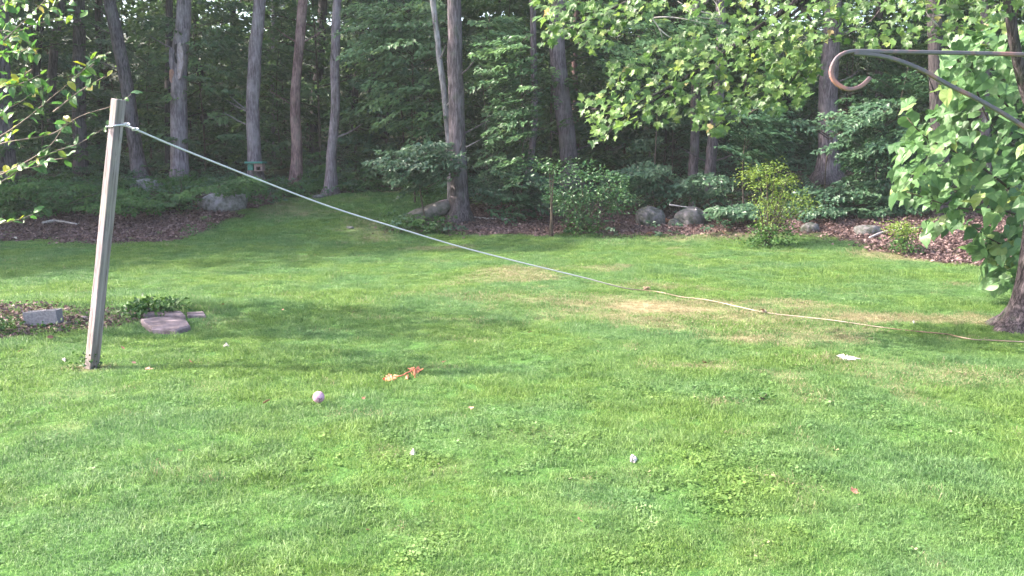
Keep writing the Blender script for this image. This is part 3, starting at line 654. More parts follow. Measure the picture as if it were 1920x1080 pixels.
# ------------------------------------------------------------------ understory saplings
SAPS = []
for k in range(5):
    n = 62; ph = R.random(n)*6.283; z = R.uniform(.5, 4.4, n); rr = (1.5-0.22*z)*R.uniform(.15, .8, n)+.1
    c = np.stack([np.cos(ph)*rr, np.sin(ph)*rr, z], 1)
    V, F, r = sprays_np(c, ph+R.normal(0, .4, n), R.normal(.05, .18, n), R.uniform(.6, 1.15, n), R.uniform(.25, .42, n), 46, 0.15, 0.4)
    SAPS.append((mesh_np('foliage', V, F, M['teal_leaf' if k % 2 else 'woods_leaf'], rnd=r),))
STEM = []
for k in range(3):
    mb = MB(); mb.tube(smooth_path([(0, 0, -.1), (R.normal(0, .1), 0, 2), (R.normal(0, .35), R.normal(0,.2), 4.6)], 8), np.linspace(.028, .008, 8), 6)
    for q in range(9):
        a = R.random()*6.283; z = R.uniform(.8, 4); L = 1.4-0.2*z+.4
        mb.tube(np.array([[0, 0, z], [math.cos(a)*L*.5, math.sin(a)*L*.5, z+.2], [math.cos(a)*L, math.sin(a)*L, z+.25]]), np.linspace(.014, .005, 3), 4, cap=False)
    STEM.append(mb.mesh('stem', M['dark_twig']))
def sapling(x, y, s, label, group, k=None, flat=1.0):
    b = (x, y, float(terrain(x, y))-.05); rt2 = empty('sapling', b, label, 'sapling', group)
    link('stem', STEM[int(R.integers(3))], rt2); link('foliage', SAPS[int(R.integers(5)) if k is None else k][0], rt2)
    rt2.rotation_euler = (0, 0, R.random()*6.28); rt2.scale = (s, s, s*flat); return rt2
for px, d, s, k, lab in [(960, 24.8, .62, 3, 'low dark sapling between thick tree and round bush'), 
                         (1415, 25.5, .6, 1, 'sapling behind the yellow-green shrub, left side'), 
                          (1660, 22.5, .8, 3, 'dark sapling left of the large leaved tree'),
                         (945, 29, 1.4, 0, 'tall leafy young tree left of the curving trunk'), (760, 30.5, 1.35, 3, 'leafy young tree rising left of the birch'),
                          (1260, 27.5, .9, 1, 'dark sapling behind the boulders')]:
    p = at(px, 300, d); sapling(p[0], d, s, lab, 'young trees along the wood edge', k)
for y0 in (30, 33, 37, 41, 46):
    for x in np.arange(-0.6*y0, 0.62*y0, 3.2 if y0 < 40 else 4.2):
        xx = x+R.normal(0, .9); yy = y0+R.normal(0, 1.2); pxx = 960+xx/yy*F_PX
        if y0 < 32 and pxx < 780 and R.random() < .75: continue
        if y0 < 36 and pxx < 700 and R.random() < .35: continue
        sapling(xx, yy, R.uniform(.9, 1.9)*(1.0 if y0 < 40 else 1.25), gap_label(xx, yy, 'shaded young tree'), 'young trees in the shaded woods')
# foliage of particular young trees whose boughs stand out before the trunks
def bough_tree(poly, d, n, leaf, mat, label, az=None, per=44, L=(.45, 1.0), spread=.9, name='young_tree', jit=.3):
    pts = sample_poly(poly, n); P = np.array([at(x, y, d+R.normal(0, spread*.5)) for x, y in pts]); m = len(P)
    c = P.mean(0); bx = c[0]+.3*(R.random()-.5); base = np.array([bx, d, float(terrain(bx, d))-.05]); rt_ = empty(name, base, label, 'young tree')
    a = np.arctan2(P[:, 1]-d-.6, P[:, 0]-bx)+R.normal(0, .5, m) if az is None else R.normal(az, .6, m)
    V, F, r_ = sprays_np(P-base, a, R.normal(-.08, .18, m), R.uniform(*L, m), R.uniform(.18, .38, m), per, leaf, jit)
    link('foliage', mesh_np('foliage', V, F, M[mat], rnd=r_), rt_)
    top = P[:, 2].max()-base[2]; mb = MB(); mb.tube(smooth_path([(0, 0, -.1), (R.normal(0, .1), .1, top*.5), (R.normal(0, .2), .1, top*.92)], 10), np.linspace(.028, .006, 10), 6)
    for q in range(min(14, m)):
        e = P[q]-base; z0 = max(.2, e[2]-.35*abs(e[0])-.1); mb.tube(smooth_path([(0, .05, z0), e*np.array([.5, .5, 0])+np.array([0, 0, (z0+e[2])/2+.05]), e], 6), np.linspace(.014, .004, 6), 4, cap=False)
    link('stem', mb.mesh('stem', M['dark_twig']), rt_)
PI = math.pi
bough_tree([(722, 300), (760, 278), (800, 262), (850, 258), (885, 285), (880, 330), (850, 330), (815, 340), (780, 335), (745, 335), (765, 312)], 22.8, 86, 0.119, 'teal_leaf', 'layered pale green sapling spreading before the thick tree foot', az=PI, L=(.4, .8))
bough_tree([(875, 330), (930, 305), (990, 320), (1030, 360), (1020, 398), (930, 400), (885, 385)], 23.6, 69, 0.119, 'teal_leaf', 'dark layered sapling right of the thick tree foot', az=0, L=(.4, .8))
bough_tree([(940, 70), (1000, 60), (1035, 120), (1030, 200), (1005, 280), (985, 340), (950, 330), (935, 250), (950, 180), (930, 110)], 23.3, 98, 0.140, 'bough_leaf', 'tall leafy young tree left of the curving thick trunk', az=PI*.8)
bough_tree([(690, 0), (860, 0), (848, 90), (845, 250), (800, 262), (765, 205), (705, 155), (730, 120), (690, 70)], 25.5, 122, 0.140, 'bough_leaf', 'broad leafy young tree overhanging left of the leaning birch', az=PI, L=(.6, 1.2))
bough_tree([(868, 40), (930, 30), (942, 120), (915, 210), (885, 170)], 24.6, 41, 0.140, 'bough_leaf', 'leafy boughs of a young tree right of the thick trunk', az=0)
bough_tree([(1335, 205), (1440, 190), (1480, 240), (1440, 285), (1385, 300), (1335, 275)], 22.8, 57, 0.140, 'teal_leaf', 'flat layered young tree above the yellow-green shrub', az=PI*.2)
bough_tree([(1580, 235), (1620, 195), (1700, 170), (1720, 250), (1690, 330), (1640, 340), (1600, 290)], 22.3, 60, .13, 'teal_leaf', 'layered young tree below the iron brace', az=PI, L=(.5, 1.0))
bough_tree([(1500, 345), (1560, 330), (1700, 335), (1690, 392), (1500, 398)], 22.6, 62, .12, 'teal_leaf', 'dark spreading sapling before the foot of the furrowed tree', az=PI, L=(.4, .8))
bough_tree([(1475, 215), (1600, 200), (1620, 238), (1500, 248)], 23.5, 20, .12, 'teal_leaf', 'flat leafy bough crossing the furrowed trunk', az=0, L=(.4, .8))
bough_tree([(1165, 320), (1230, 300), (1290, 315), (1380, 330), (1385, 365), (1330, 360), (1250, 360), (1190, 365)], 23.8, 82, 0.126, 'teal_leaf', 'low dark sapling rising behind the two boulders', az=PI)
bough_tree([(1095, 60), (1130, 60), (1260, 20), (1330, 40), (1330, 130), (1200, 150), (1110, 120)], 25, 90, 0.154, 'bough_leaf', 'leafy young tree crown behind the hanging maple branch', az=0, L=(.6, 1.1))
bough_tree([(360, 0), (455, 0), (462, 300), (400, 335), (385, 200)], 32.5, 90, 0.163, 'bough_leaf', 'yellowish green young tree between the snag and the feeder tree', az=0, L=(.6, 1.3))
bough_tree([(225, 0), (312, 0), (310, 300), (275, 330), (262, 200)], 33, 73, 0.163, 'bough_leaf', 'green young tree between the curved tree and the snag', az=0, L=(.6, 1.3))
bough_tree([(495, 0), (548, 0), (545, 330), (495, 330)], 31.5, 65, 0.150, 'woods_leaf', 'dark green young tree between feeder tree and brown tree', az=0, L=(.5, 1.1))
bough_tree([(568, 290), (608, 285), (612, 360), (570, 355)], 28.6, 32, 0.140, 'fern', 'bright low bush between the brown and kinked trees', L=(.3, .7))
bough_tree([(640, 240), (690, 200), (690, 340), (640, 345)], 30, 45, 0.154, 'woods_leaf', 'dark young tree right of the kinked pale tree', az=0)
bough_tree([(0, 130), (90, 180), (150, 300), (150, 345), (0, 345)], 31, 90, 0.150, 'woods_leaf', 'dark young tree behind the twigs at far left', az=0)
bough_tree([(0, 345), (60, 335), (180, 345), (240, 350), (240, 392), (120, 392), (0, 400)], 23.2, 98, 0.105, 'fern', 'bright green brambles on the bank at far left', L=(.25, .55), spread=1.6, name='brambles')
bough_tree([(245, 350), (330, 360), (380, 350), (470, 325), (480, 345), (420, 352), (370, 362), (320, 385), (250, 388)], 24, 82, 0.105, 'fern', 'green brambles around the pale boulder on the bank', L=(.25, .5), spread=1.6, name='brambles')
bough_tree([(1345, 385), (1420, 380), (1430, 405), (1360, 402)], 22.4, 49, 0.112, 'teal_leaf', 'low dark green plants left of the yellow-green shrub', L=(.2, .45), spread=.8, name='low_plants')
bough_tree([(1510, 395), (1640, 380), (1760, 385), (1750, 400), (1640, 400), (1545, 402)], 22.6, 90, 0.112, 'teal_leaf', 'low dark green plants behind the flat dark boulder', L=(.2, .5), spread=1.0, name='low_plants')

# tall hanging foliage in the middle distance fills the upper woods
UP = bpy.data.meshes
n = 900
cy = R.uniform(34, 62, n); cxx = R.uniform(-.62, .62, n)*cy; cz = R.uniform(3.5, 13, n)
V, F, r = sprays_np(np.stack([cxx, cy, cz], 1), R.random(n)*6.283, R.normal(-.1, .25, n), R.uniform(1.0, 2.4, n), R.uniform(.5, 1.0, n), 46, 0.21, .4)
tag(link('hanging_foliage', mesh_np('hanging_foliage', V, F, M['woods_leaf'], rnd=r)), 'mass of hanging green leaves high among the shaded trunks', 'foliage', kind='stuff')
n = 1700
cy = R.uniform(62, 100, n); cxx = R.uniform(-.75, .75, n)*cy; cz = terrain(cxx, cy)+R.uniform(-.2, 1, n)**1*19+.3
V, F, r = sprays_np(np.stack([cxx, cy, cz], 1), R.random(n)*6.283, R.normal(-.1, .3, n), R.uniform(2, 4.2, n), R.uniform(1.0, 2.0, n), 52, 0.46, .5)
tag(link('far_woods', mesh_np('far_woods', V, F, M['far_leaf'], rnd=r)), 'far dark green woods behind all the trunks', 'woods', kind='stuff')

# ------------------------------------------------------------------ undergrowth (ground cover)
def low_plants(n, yr, cond, mat, name, label, leaf=.07, h=(.1, .45), L=(.2, .45)):
    y = R.uniform(*yr, n*6); x = R.uniform(-.66, .66, n*6)*y; k = cond(x, y) & clear_of(x, y, CLEAR_ROCK); x = x[k][:n]; y = y[k][:n]; m = len(x)
    c = np.stack([x, y, terrain(x, y)+R.uniform(*h, m)], 1)
    V, F, r = sprays_np(c, R.random(m)*6.283, R.normal(.25, .35, m), R.uniform(*L, m), R.uniform(.08, .18, m), 22, leaf, .45, tone=fbm(x*.7, y*.7, 33))
    tag(link(name, mesh_np(name, V, F, mat, rnd=r)), label, 'undergrowth', kind='stuff')
def c_left(x, y):
    s = y-edge_y(x); l, w = zones(x, y); return (w > .35) & (x < -1.5) & (s < 7) & (fbm(x*.9, y*.9, 71) > .40)
def c_woods(x, y):
    l, w = zones(x, y); return (w > .45) & (fbm(x*.5, y*.5, 81) > .36)
low_plants(2600, (20.5, 28), c_left, M['fern'], 'bank_undergrowth', 'low green ferns and weeds covering the bank on the left', .07, (.05, .35), (.2, .4))
low_plants(5200, (21, 44), c_woods, M['teal_leaf'], 'woods_undergrowth', 'dark low plants covering the woodland floor', .09, (.05, .34), (.2, .5))

# ------------------------------------------------------------------ leaf litter
def litter(n):
    y = R.uniform(10, 29, n*5); x = R.uniform(-.68, .72, n*5)*y; l, w = zones(x, y)
    k = R.random(len(x)) < np.clip(l + w*.12, 0, 1); x = x[k][:n]; y = y[k][:n]; m = len(x)
    P = np.stack([x, y, terrain(x, y)+R.uniform(.005, .05, m)], 1)
    Nr = np.stack([R.normal(0, .6, m), R.normal(0, .6, m), np.ones(m)], 1)
    D = R.normal(0, 1, (m, 3)); D[:, 2] *= .2
    V, F, r = leaves_np(P, Nr, D, R.uniform(.04, .10, m)*np.where(y < 16, .7, 1.0), wid=.7, fold=.22, rnd=np.clip(R.beta(2, 2.2, m)+.15*(fbm(x, y, 44)-.5), 0, 1))
    tag(link('leaf_litter', mesh_np('leaf_litter', V, F, M['dead_leaf'], rnd=r)), 'brown dead leaves and bark mulch between lawn and woods', 'leaf litter', kind='stuff')
litter(52000)

# ------------------------------------------------------------------ rocks
def rock_mesh(name, sx, sy, sz, seed, mat, sub=3, rough=.28):
    import bmesh
    bm = bmesh.new(); bmesh.ops.create_icosphere(bm, subdivisions=sub, radius=1)
    for v in bm.verts:
        c = v.co; n1 = float(fbm(c.x*1.3+seed, c.y*1.3+c.z*1.1+seed, seed, 3)); n2 = float(fbm(c.x*3.3+seed, c.z*3.3-c.y*2, seed+3, 3))
        c *= 1+rough*(n1-.5)*2+rough*.5*(n2-.5)
        q = .42; c.z = c.z if abs(c.z) < q else math.copysign(q+(abs(c.z)-q)*.55, c.z)
        v.co = (c.x*sx, c.y*sy, c.z*sz)
    me = bpy.data.meshes.new(name); bm.to_mesh(me); bm.free(); me.materials.append(mat)
    me.polygons.foreach_set('use_smooth', np.ones(len(me.polygons), bool)); return me
def rock(px, py, wpx, hpx, seed, mat, label, name='boulder', tiltx=0.0, cat='rock', group=None, dep=.7):
    g = ground(px, py); s = g[1]/F_PX
    o = link(name, rock_mesh(name, wpx*s*.5, wpx*s*.5*dep, hpx*s*.78, seed, mat)); o.location = (g[0], g[1]+.1, g[2]+hpx*s*.22); o.rotation_euler = (0, tiltx, 0)
    tag(o, label, cat, group); return o
BG = 'boulders along the woods edge'
rock(415, 392, 86, 42, 3, M['pale_rock'], 'pale lichen-spotted boulder on the left bank above the mulch', group=BG)
rock(275, 358, 62, 30, 5, M['pale_rock'], 'low flat grey boulder behind the post on the bank', group=BG)
rock(232, 398, 40, 18, 8, M['rock'], 'small dark boulder close behind the post', group=BG)
rock(595, 372, 22, 9, 11, M['rock'], 'small rounded rock between brown tree and kinked tree', group=BG)
rock(1221, 421, 58, 40, 13, M['rock'], 'tall rounded boulder, left one of the right-hand pair', group=BG)
rock(1298, 421, 66, 38, 17, M['rock'], 'broad rounded boulder with a stick across it', group=BG)
rock(1266, 424, 24, 18, 19, M['rock'], 'small dark rock wedged between the two boulders', group=BG)
rock(1297, 388, 11, 20, 23, M['bare_wood'], 'small pointed pale stone standing behind the broad boulder', 'pointed_stone', group=BG)
rock(1632, 440, 52, 22, 29, M['rock'], 'flat dark boulder in mulch left of the little yellow bush', group=BG)
rock(1522, 436, 34, 22, 31, M['rock'], 'mossy grey boulder right of the yellow-green shrub', group=BG)
rock(970, 408, 30, 12, 37, M['rock'], 'low tan rock in the mulch under the saplings', group=BG)
rock(655, 430, 15, 7, 41, M['rock'], 'small pale stone lying alone on the far lawn', 'stone')
rock(1835, 452, 30, 14, 43, M['rock'], 'dark rock in the mulch beside the large leaved tree', group=BG)
# leaning mossy rock beside the thick tree
g = ground(800, 416); s = g[1]/F_PX
o = link('leaning_boulder', rock_mesh('leaning_boulder', 48*s, 17*s, 21*s, 47, M['moss_rock'], 4, .33)); o.location = (g[0], g[1]+.1, g[2]+.22); o.rotation_euler = (0, math.radians(-21), 0)
tag(o, 'long mossy rock leaning up towards the foot of the thick tree', 'rock', BG)
g = ground(822, 396); o = link('pale_rock', rock_mesh('pale_rock', 14*s, 9*s, 6*s, 53, M['bare_wood'], 3, .4)); o.location = (at(825, 381, g[1])); o.rotation_euler = (0, math.radians(-20), 0)
tag(o, 'pale broken chunk of rotten wood on top of the leaning mossy rock', 'wood chunk')

# fallen sticks
def stick(pts, rpx, label, mat='dead_twig', lift=.03, up=None, name='fallen_stick'):
    P = [ground(px, py)+np.array([0, 0, lift]) for px, py in pts] if up is None else [at(px, py, up) for px, py in pts]
    r = rpx*P[0][1]/F_PX/2; base = P[0].copy(); V, F = tube(smooth_path(P, 14)-base, np.linspace(r, r*.5, 14), 7, .2, 3)
    tag(link(name, mesh_py(name, V, F, M[mat], True), loc=base), label, 'stick')
stick([(845, 403), (875, 408), (915, 412), (970, 414)], 5, 'pale fallen branch lying at the foot of the thick tree', name='fallen_branch')
stick([(1255, 384), (1285, 388), (1305, 391)], 3, 'thin grey stick lying across the broad boulder', up=22.7)
stick([(1303, 393), (1312, 398), (1320, 405)], 4, 'short bright white stick leaning on the broad boulder', 'white_scrap', up=22.5)
stick([(1630, 452), (1660, 440), (1690, 436), (1730, 432)], 4, 'long dark stick across the mulch behind the little bush', lift=.08)
stick([(80, 422), (105, 418), (145, 424)], 6, 'pale weathered log end in the mulch at far left', lift=.05, name='fallen_branch')

# ------------------------------------------------------------------ shrubs
def shrub(name, px, py, poly, depth, n, leaf, mat, stems, label, cat='shrub', thick=.6, stem_mat='dark_twig', ntilt=.7):
    g = ground(px, py); d = depth or g[1]; base = np.array([g[0], d, float(terrain(g[0], d))])
    rt2 = empty(name, base, label, cat)
    xs_ = [p[0] for p in poly]; ys_ = [p[1] for p in poly]; pts = []; cx_ = sum(xs_)/len(xs_)
    # clumps, so that the outline stays uneven and gaps stay open
    cl = []
    while len(cl) < n//22:
        x, y = R.uniform(min(xs_), max(xs_)), R.uniform(min(ys_), max(ys_))
        if inpoly(np.array([x]), np.array([y]), poly)[0]: cl.append((x, y, R.normal(0, thick*.5), R.random()))
    P = []; tn = []
    for x, y, dy, t in cl:
        c = at(x, y, d)+np.array([0, dy, 0]); m = 22; q = R.normal(0, 1, (m, 3))*np.array([.13, .13, .06])*(d/20)*1.0
        P.append(c+q); tn += [t*.6+.4*R.random() for _ in range(m)]
    P = np.concatenate(P)-base; m = len(P)
    Nr = np.stack([R.normal(0, ntilt, m), R.normal(-.2, ntilt, m), np.ones(m)], 1); D = P-np.array([0, 0, P[:, 2].mean()]); D = D/np.linalg.norm(D, axis=1)[:, None]+R.normal(0, .6, (m, 3))
    V, F, r = leaves_np(P, Nr, D, leaf*R.uniform(.7, 1.3, m), rnd=np.array(tn))
    link('foliage', mesh_np('foliage', V, F, M[mat], rnd=r), rt2)
    mb = MB()
    for k in range(stems):
        x, y, dy, _ = cl[k % len(cl)]; e = at(x, y, d)+np.array([0, dy, 0])-base
        mid = np.array([e[0]*.35, e[1]*.4, e[2]*.5]); mb.tube(smooth_path([np.array([R.normal(0, .05), R.normal(0, .05), -.05]), mid, e], 7), np.linspace(.018, .005, 7), 5)
    link('stem', mb.mesh('stem', M[stem_mat]), rt2); return rt2
shrub('round_bush', 1095, 437, [(1035, 330), (1060, 310), (1090, 300), (1110, 305), (1135, 315), (1160, 330), (1182, 355), (1188, 375), (1170, 395), (1140, 400), (1118, 412), (1080, 412), (1055, 405), (1030, 390), (1040, 370), (1028, 345)], None, 2500, .085, 'bush_leaf', 18, 'round leafy bush growing in the mulch in the middle of the wood edge')
shrub('shoots', 1030, 425, [(985, 300), (1010, 298), (1040, 305), (1045, 320), (1010, 318)], 21.5, 160, .085, 'bush_leaf', 5, 'arching leafy shoots reaching left of the round bush', 'shoots')
shrub('yellow_shrub', 1440, 460, [(1390, 335), (1402, 328), (1412, 315), (1432, 305), (1452, 304), (1462, 318), (1478, 335), (1500, 355), (1510, 375), (1508, 398), (1490, 405), (1470, 405), (1452, 420), (1434, 420), (1426, 400), (1412, 385), (1424, 372), (1412, 350)], None, 2100, .060, 'yellow_leaf', 16, 'yellow-green upright shrub at the lawn edge beside the mulch')
shrub('grass_clump', 1445, 463, [(1415, 425), (1475, 425), (1490, 462), (1400, 462)], None, 900, .07, 'fern', 3, 'green weeds growing round the foot of the yellow-green shrub', 'weeds', .35)
shrub('small_bush', 1696, 475, [(1672, 425), (1690, 418), (1712, 430), (1712, 442), (1698, 452), (1686, 442)], None, 700, .055, 'yellow_leaf', 7, 'small yellow-topped bush on the bare soil left of the large leaved tree', thick=.3)
shrub('weed_tangle', 1697, 478, [(1684, 445), (1712, 445), (1722, 475), (1680, 475)], None, 420, .06, 'fern', 3, 'tangled weeds at the foot of the small yellow-topped bush', 'weeds', .25)
shrub('dark_weeds', 288, 592, [(245, 575), (270, 566), (310, 566), (338, 575), (330, 590), (260, 592)], None, 560, .07, 'fern', 5, 'dark green weed clump growing above the flat stone slab', 'weeds', .18, ntilt=1.2)
shrub('lawn_weed', 1430, 752, [(1405, 738), (1430, 728), (1450, 740), (1448, 756), (1412, 758)], None, 90, .035, 'fern', 3, 'broadleaf weed clump in the lawn right of centre', 'weeds', .08, ntilt=1.0)
shrub('bed_weeds', 90, 622, [(0, 600), (60, 608), (150, 612), (140, 628), (0, 630)], None, 420, .05, 'fern', 4, 'weeds growing over the bed below the concrete block', 'weeds', .18, ntilt=1.0)
shrub('post_weeds', 168, 690, [(150, 672), (176, 668), (188, 690), (150, 700)], None, 110, .04, 'fern', 3, 'dry weeds at the foot of the wooden post', 'weeds', .1, ntilt=1.0)
shrub('bush_foot', 1090, 440, [(1055, 415), (1120, 415), (1135, 440), (1045, 440)], None, 520, .07, 'fern', 3, 'green weeds round the foot of the round bush', 'weeds', .3)

# ------------------------------------------------------------------ leafy trees with separate leaves
def lobed(name, outline, mat, curl, fold, seed):
    """leaf blade as a fan, base at the origin, tip along +Y, normal +Z"""
    q = np.array(outline, float); rs = np.random.default_rng(seed); V = [(0, .42, 0)]
    for x, y in q: V.append((x, y, fold*abs(x)*.8 - curl*(y*y)*.6 - curl*.3*x*x + rs.normal(0, .03)))
    n = len(q); F = [(0, 1+i, 1+(i+1) % n) for i in range(n)]
    F = F + [(n+1, n+2, n+3)]; V += [(-.022, .02, 0), (.022, .02, 0), (rs.normal(0, .12), -.5, .12+curl*.2)]
    return mesh_py(name, V, F, mat)
half_maple = [(0, 0), (.10, .02), (.30, -.06), (.27, .10), (.52, .16), (.42, .28), (.60, .52), (.36, .48), (.30, .56), (.20, .54), (.20, .80), (.10, .76)]
maple_out = half_maple + [(0, 1.0)] + [(-x, y) for x, y in half_maple[:0:-1]]
half_heart = [(0, 0), (.12, -.09), (.30, -.08), (.42, .06), (.46, .26), (.40, .48), (.25, .72), (.10, .90)]
heart_out = half_heart + [(0, 1.04)] + [(-x, y) for x, y in half_heart[:0:-1]]
half_oval = [(0, 0), (.16, .10), (.28, .30), (.30, .52), (.22, .76), (.09, .93)]
oval_out = half_oval + [(0, 1.05)] + [(-x, y) for x, y in half_oval[:0:-1]]
LM = [lobed('leaf', maple_out, M['maple_leaf'], c, f, 3+i) for i, (c, f) in enumerate([(.25, .25), (.5, .1), (.1, .4), (.4, .5), (.8, .25), (-.1, .3), (.6, .6)])]
LB = [lobed('leaf', heart_out, M['big_leaf'], c, f, 13+i) for i, (c, f) in enumerate([(.25, .2), (.5, .1), (.15, .4), (.35, .3), (.8, .25), (-.1, .3), (.6, .6)])]
LT = [lobed('leaf', oval_out, M['twig_leaf'], c, f, 23+i) for i, (c, f) in enumerate([(.25, .3), (.5, .15), (.1, .5), (.35, .4), (.8, .25), (-.1, .3), (.6, .6)])]
def leaf_matrix(p, nrm, d, s):
    nrm = nrm/np.linalg.norm(nrm); d = d-(d@nrm)*nrm; d /= np.linalg.norm(d)+1e-9; x = np.cross(d, nrm)
    m = np.eye(4); m[:3, 0] = x*s; m[:3, 1] = d*s; m[:3, 2] = nrm*s; m[:3, 3] = p; return m
from mathutils import Matrix
def put_leaves(root, base, mats_, variants, as_objects, name='leaf'):
    """nearest ones as leaf objects, the rest joined"""
    for m in mats_[:as_objects]:
        o = bpy.data.objects.new(name, variants[int(R.integers(len(variants)))]); C.objects.link(o); o.parent = root
        mm = m.copy(); mm[:3, 3] -= base; o.matrix_local = Matrix(mm.tolist())
    rest = mats_[as_objects:]
    if len(rest):
        V = []; F = []; r = []; n = 0
        src = []
        for v in variants:
            co = np.array([list(x.co)+[1] for x in v.vertices]); fa = np.array([list(p.vertices) for p in v.polygons]); src.append((co, fa))
        for m in rest:
            co, fa = src[int(R.integers(len(src)))]; mm = m.copy(); mm[:3, 3] -= base
            V.append((co@mm.T)[:, :3]); F.append(fa+n); n += len(co); r += [R.random()]*len(co)
        o = link('leaves', mesh_np('leaves', np.concatenate(V), np.concatenate(F), variants[0].materials[0], rnd=np.array(r)), root); o['kind'] = 'stuff'

# maple on the right: trunk just inside the edge, limbs above the frame, branch drooping into view
mb_ = ground(1925, 618); md_ = mb_[1]
maple = empty('maple_tree', mb_, 'maple with flared furrowed trunk at the right edge and drooping bright branches', 'tree')
tp = smooth_path([at(1930, 640, md_)-np.array([0, 0, .1]), at(1936, 560, md_), at(1946, 480, md_), at(1955, 380, md_), at(1962, 280, md_), at(1962, 150, md_), at(1958, 0, md_), at(1950, -250, md_), at(1940, -600, md_)], 60)
h = tp[:, 2]-mb_[2]; r0 = 40*md_/F_PX*.72
V, F = tube(tp-mb_, r0*(1.08-.10*h)*(1+1.1*np.exp(-np.clip(h, 0, 9)/.20)), 40, .07, 5, flare=.45*np.exp(-np.clip(h, -.05, 9)/.3))
link('trunk', mesh_py('trunk', V, F, M['bark_maple'], True), maple)
def limb(pts, r1, r2, mat='bark_maple', root=maple, base=mb_, name='limb', n=18, sides=8, rough=.08):
    P = smooth_path([at(px, py, d) for px, py, d in pts], n)-base
    V, F = tube(P, np.linspace(r1, r2, n), sides, rough, 9); return link(name, mesh_py(name, V, F, M[mat], True), root)
limb([(1962, 250, md_), (1930, 190, md_-0.054), (1908, 110, md_-0.090), (1896, 40, md_-0.108), (1888, -30, md_-0.126), (1870, -160, md_-0.144)], .075, .045)
limb([(1958, -60, md_), (1850, -120, md_-0.072), (1680, -110, md_-0.162), (1560, -40, md_-0.234), (1440, 40, md_-0.288), (1330, 120, md_-0.324), (1200, 190, md_-0.342), (1110, 205, md_-0.342)], .07, .008, n=34)
limb([(1600, -70, md_-0.216), (1400, -60, md_-0.270), (1230, -20, md_-0.306), (1120, 30, md_-0.324), (1050, 60, md_-0.324)], .035, .006, n=24)
limb([(1490, 0, md_-0.270), (1530, 60, md_-0.270), (1500, 130, md_-0.288), (1460, 180, md_-0.288)], .02, .006, n=14)
limb([(1530, -20, md_-0.252), (1500, 15, md_-0.261), (1478, 34, md_-0.270)], .022, .014, n=8)
limb([(1548, -10, md_-0.252), (1515, 15, md_-0.261), (1486, 38, md_-0.270)], .022, .014, n=8)
limb([(1410, 70, md_-0.297), (1400, 150, md_-0.306), (1380, 200, md_-0.315), (1330, 250, md_-0.324)], .012, .004, n=12)
limb([(1290, 140, md_-0.324), (1240, 180, md_-0.333), (1160, 230, md_-0.342), (1130, 265, md_-0.342)], .012, .004, n=12)
limb([(1700, -90, md_-0.162), (1650, 20, md_-0.180), (1600, 60, md_-0.198), (1540, 80, md_-0.216)], .02, .005, n=12)
limb([(1860, -130, md_-0.108), (1830, 30, md_-0.144), (1790, 50, md_-0.162), (1740, 70, md_-0.180)], .02, .006, n=12)
for pts in [[(1350, 30), (1300, 18), (1270, 2)], [(1346, 36), (1312, 32), (1285, 18)], [(1352, 38), (1345, 10), (1328, -8)], [(1222, 34), (1250, 32), (1285, 36), (1330, 46)], [(1222, 34), (1236, 54), (1243, 76)], [(1236, 54), (1250, 66), (1262, 72)],
            [(1760, 50), (1745, 35), (1735, 20)], [(1770, 28), (1750, 30), (1738, 40)]]:
    limb([(x, y, md_-0.342) for x, y in pts], .010, .003, 'dead_twig', name='dead_twig', n=8, sides=5)
MP = [([(1080, 190), (1095, 178), (1130, 172), (1140, 130), (1142, 110), (1160, 106), (1185, 118), (1215, 95), (1260, 62), (1300, 50), (1360, 60), (1420, 90), (1470, 110), (1480, 160), (1440, 170), (1440, 205), (1400, 205), (1385, 235), (1340, 262), (1325, 248), (1290, 232), (1250, 235), (1225, 245), (1195, 232), (1165, 240), (1150, 268), (1125, 272), (1104, 268), (1112, 235), (1090, 215)], 600, (-.35, .4)),
      ([(1012, 85), (1018, 50), (1000, 0), (1000, -40), (1260, -40), (1250, 20), (1215, 45), (1170, 55), (1150, 88), (1105, 96), (1075, 70), (1040, 86)], 330, (-.3, .4)),
      ([(1430, 60), (1480, 40), (1520, 60), (1545, 110), (1530, 170), (1545, 150), (1500, 205), (1455, 215), (1425, 200), (1445, 140)], 190, (-.3, .4)),
      ([(1250, -40), (1940, -40), (1940, 15), (1880, 45), (1820, 62), (1760, 75), (1700, 85), (1640, 88), (1560, 90), (1480, 60), (1400, 70), (1350, 45), (1300, 30)], 640, (-.2, .6)),
      ([(1340, 55), (1470, 60), (1550, 95), (1530, 130), (1460, 150), (1400, 130)], 110, (-.3, .4))]
mats_ = []
for poly, n, (do, dj) in MP:
    for x, y in sample_poly(poly, n, 5):
        d = md_+do+R.normal(0, dj); p = at(x, y-4, d)
        nr = np.array([-.35, -.55, .75])+R.normal(0, .42, 3); dr_ = np.array([-.35, -.1, -.85])+R.normal(0, .38, 3)
        mats_.append(leaf_matrix(p, nr, dr_, R.uniform(.065, .125)))
vis = [m for m in mats_ if -3 < m[2, 3]]
mats_.sort(key=lambda m: -(m[0, 0]**2+m[1, 0]**2+m[2, 0]**2)/m[1, 3]**2 if abs(math.atan2(m[2, 3]-2.1, m[1, 3])) < .172 and m[0, 3]/m[1, 3] < .58 else 0)
# crown above the frame
for k in range(2600):
    a = R.random()*6.283; rr = R.random()**.5*3.1; x = mb_[0]-.8+math.cos(a)*rr; y = md_-0.8+math.sin(a)*rr*.36; z = R.uniform(4.3, 8.5)
    if (z-2.1)/y < .20: continue
    mats_.append(leaf_matrix(np.array([x, y, z]), np.array([0, 0, 1])+R.normal(0, .5, 3), R.normal(0, 1, 3), R.uniform(.12, .19)))
put_leaves(maple, mb_, mats_, LM, 295)

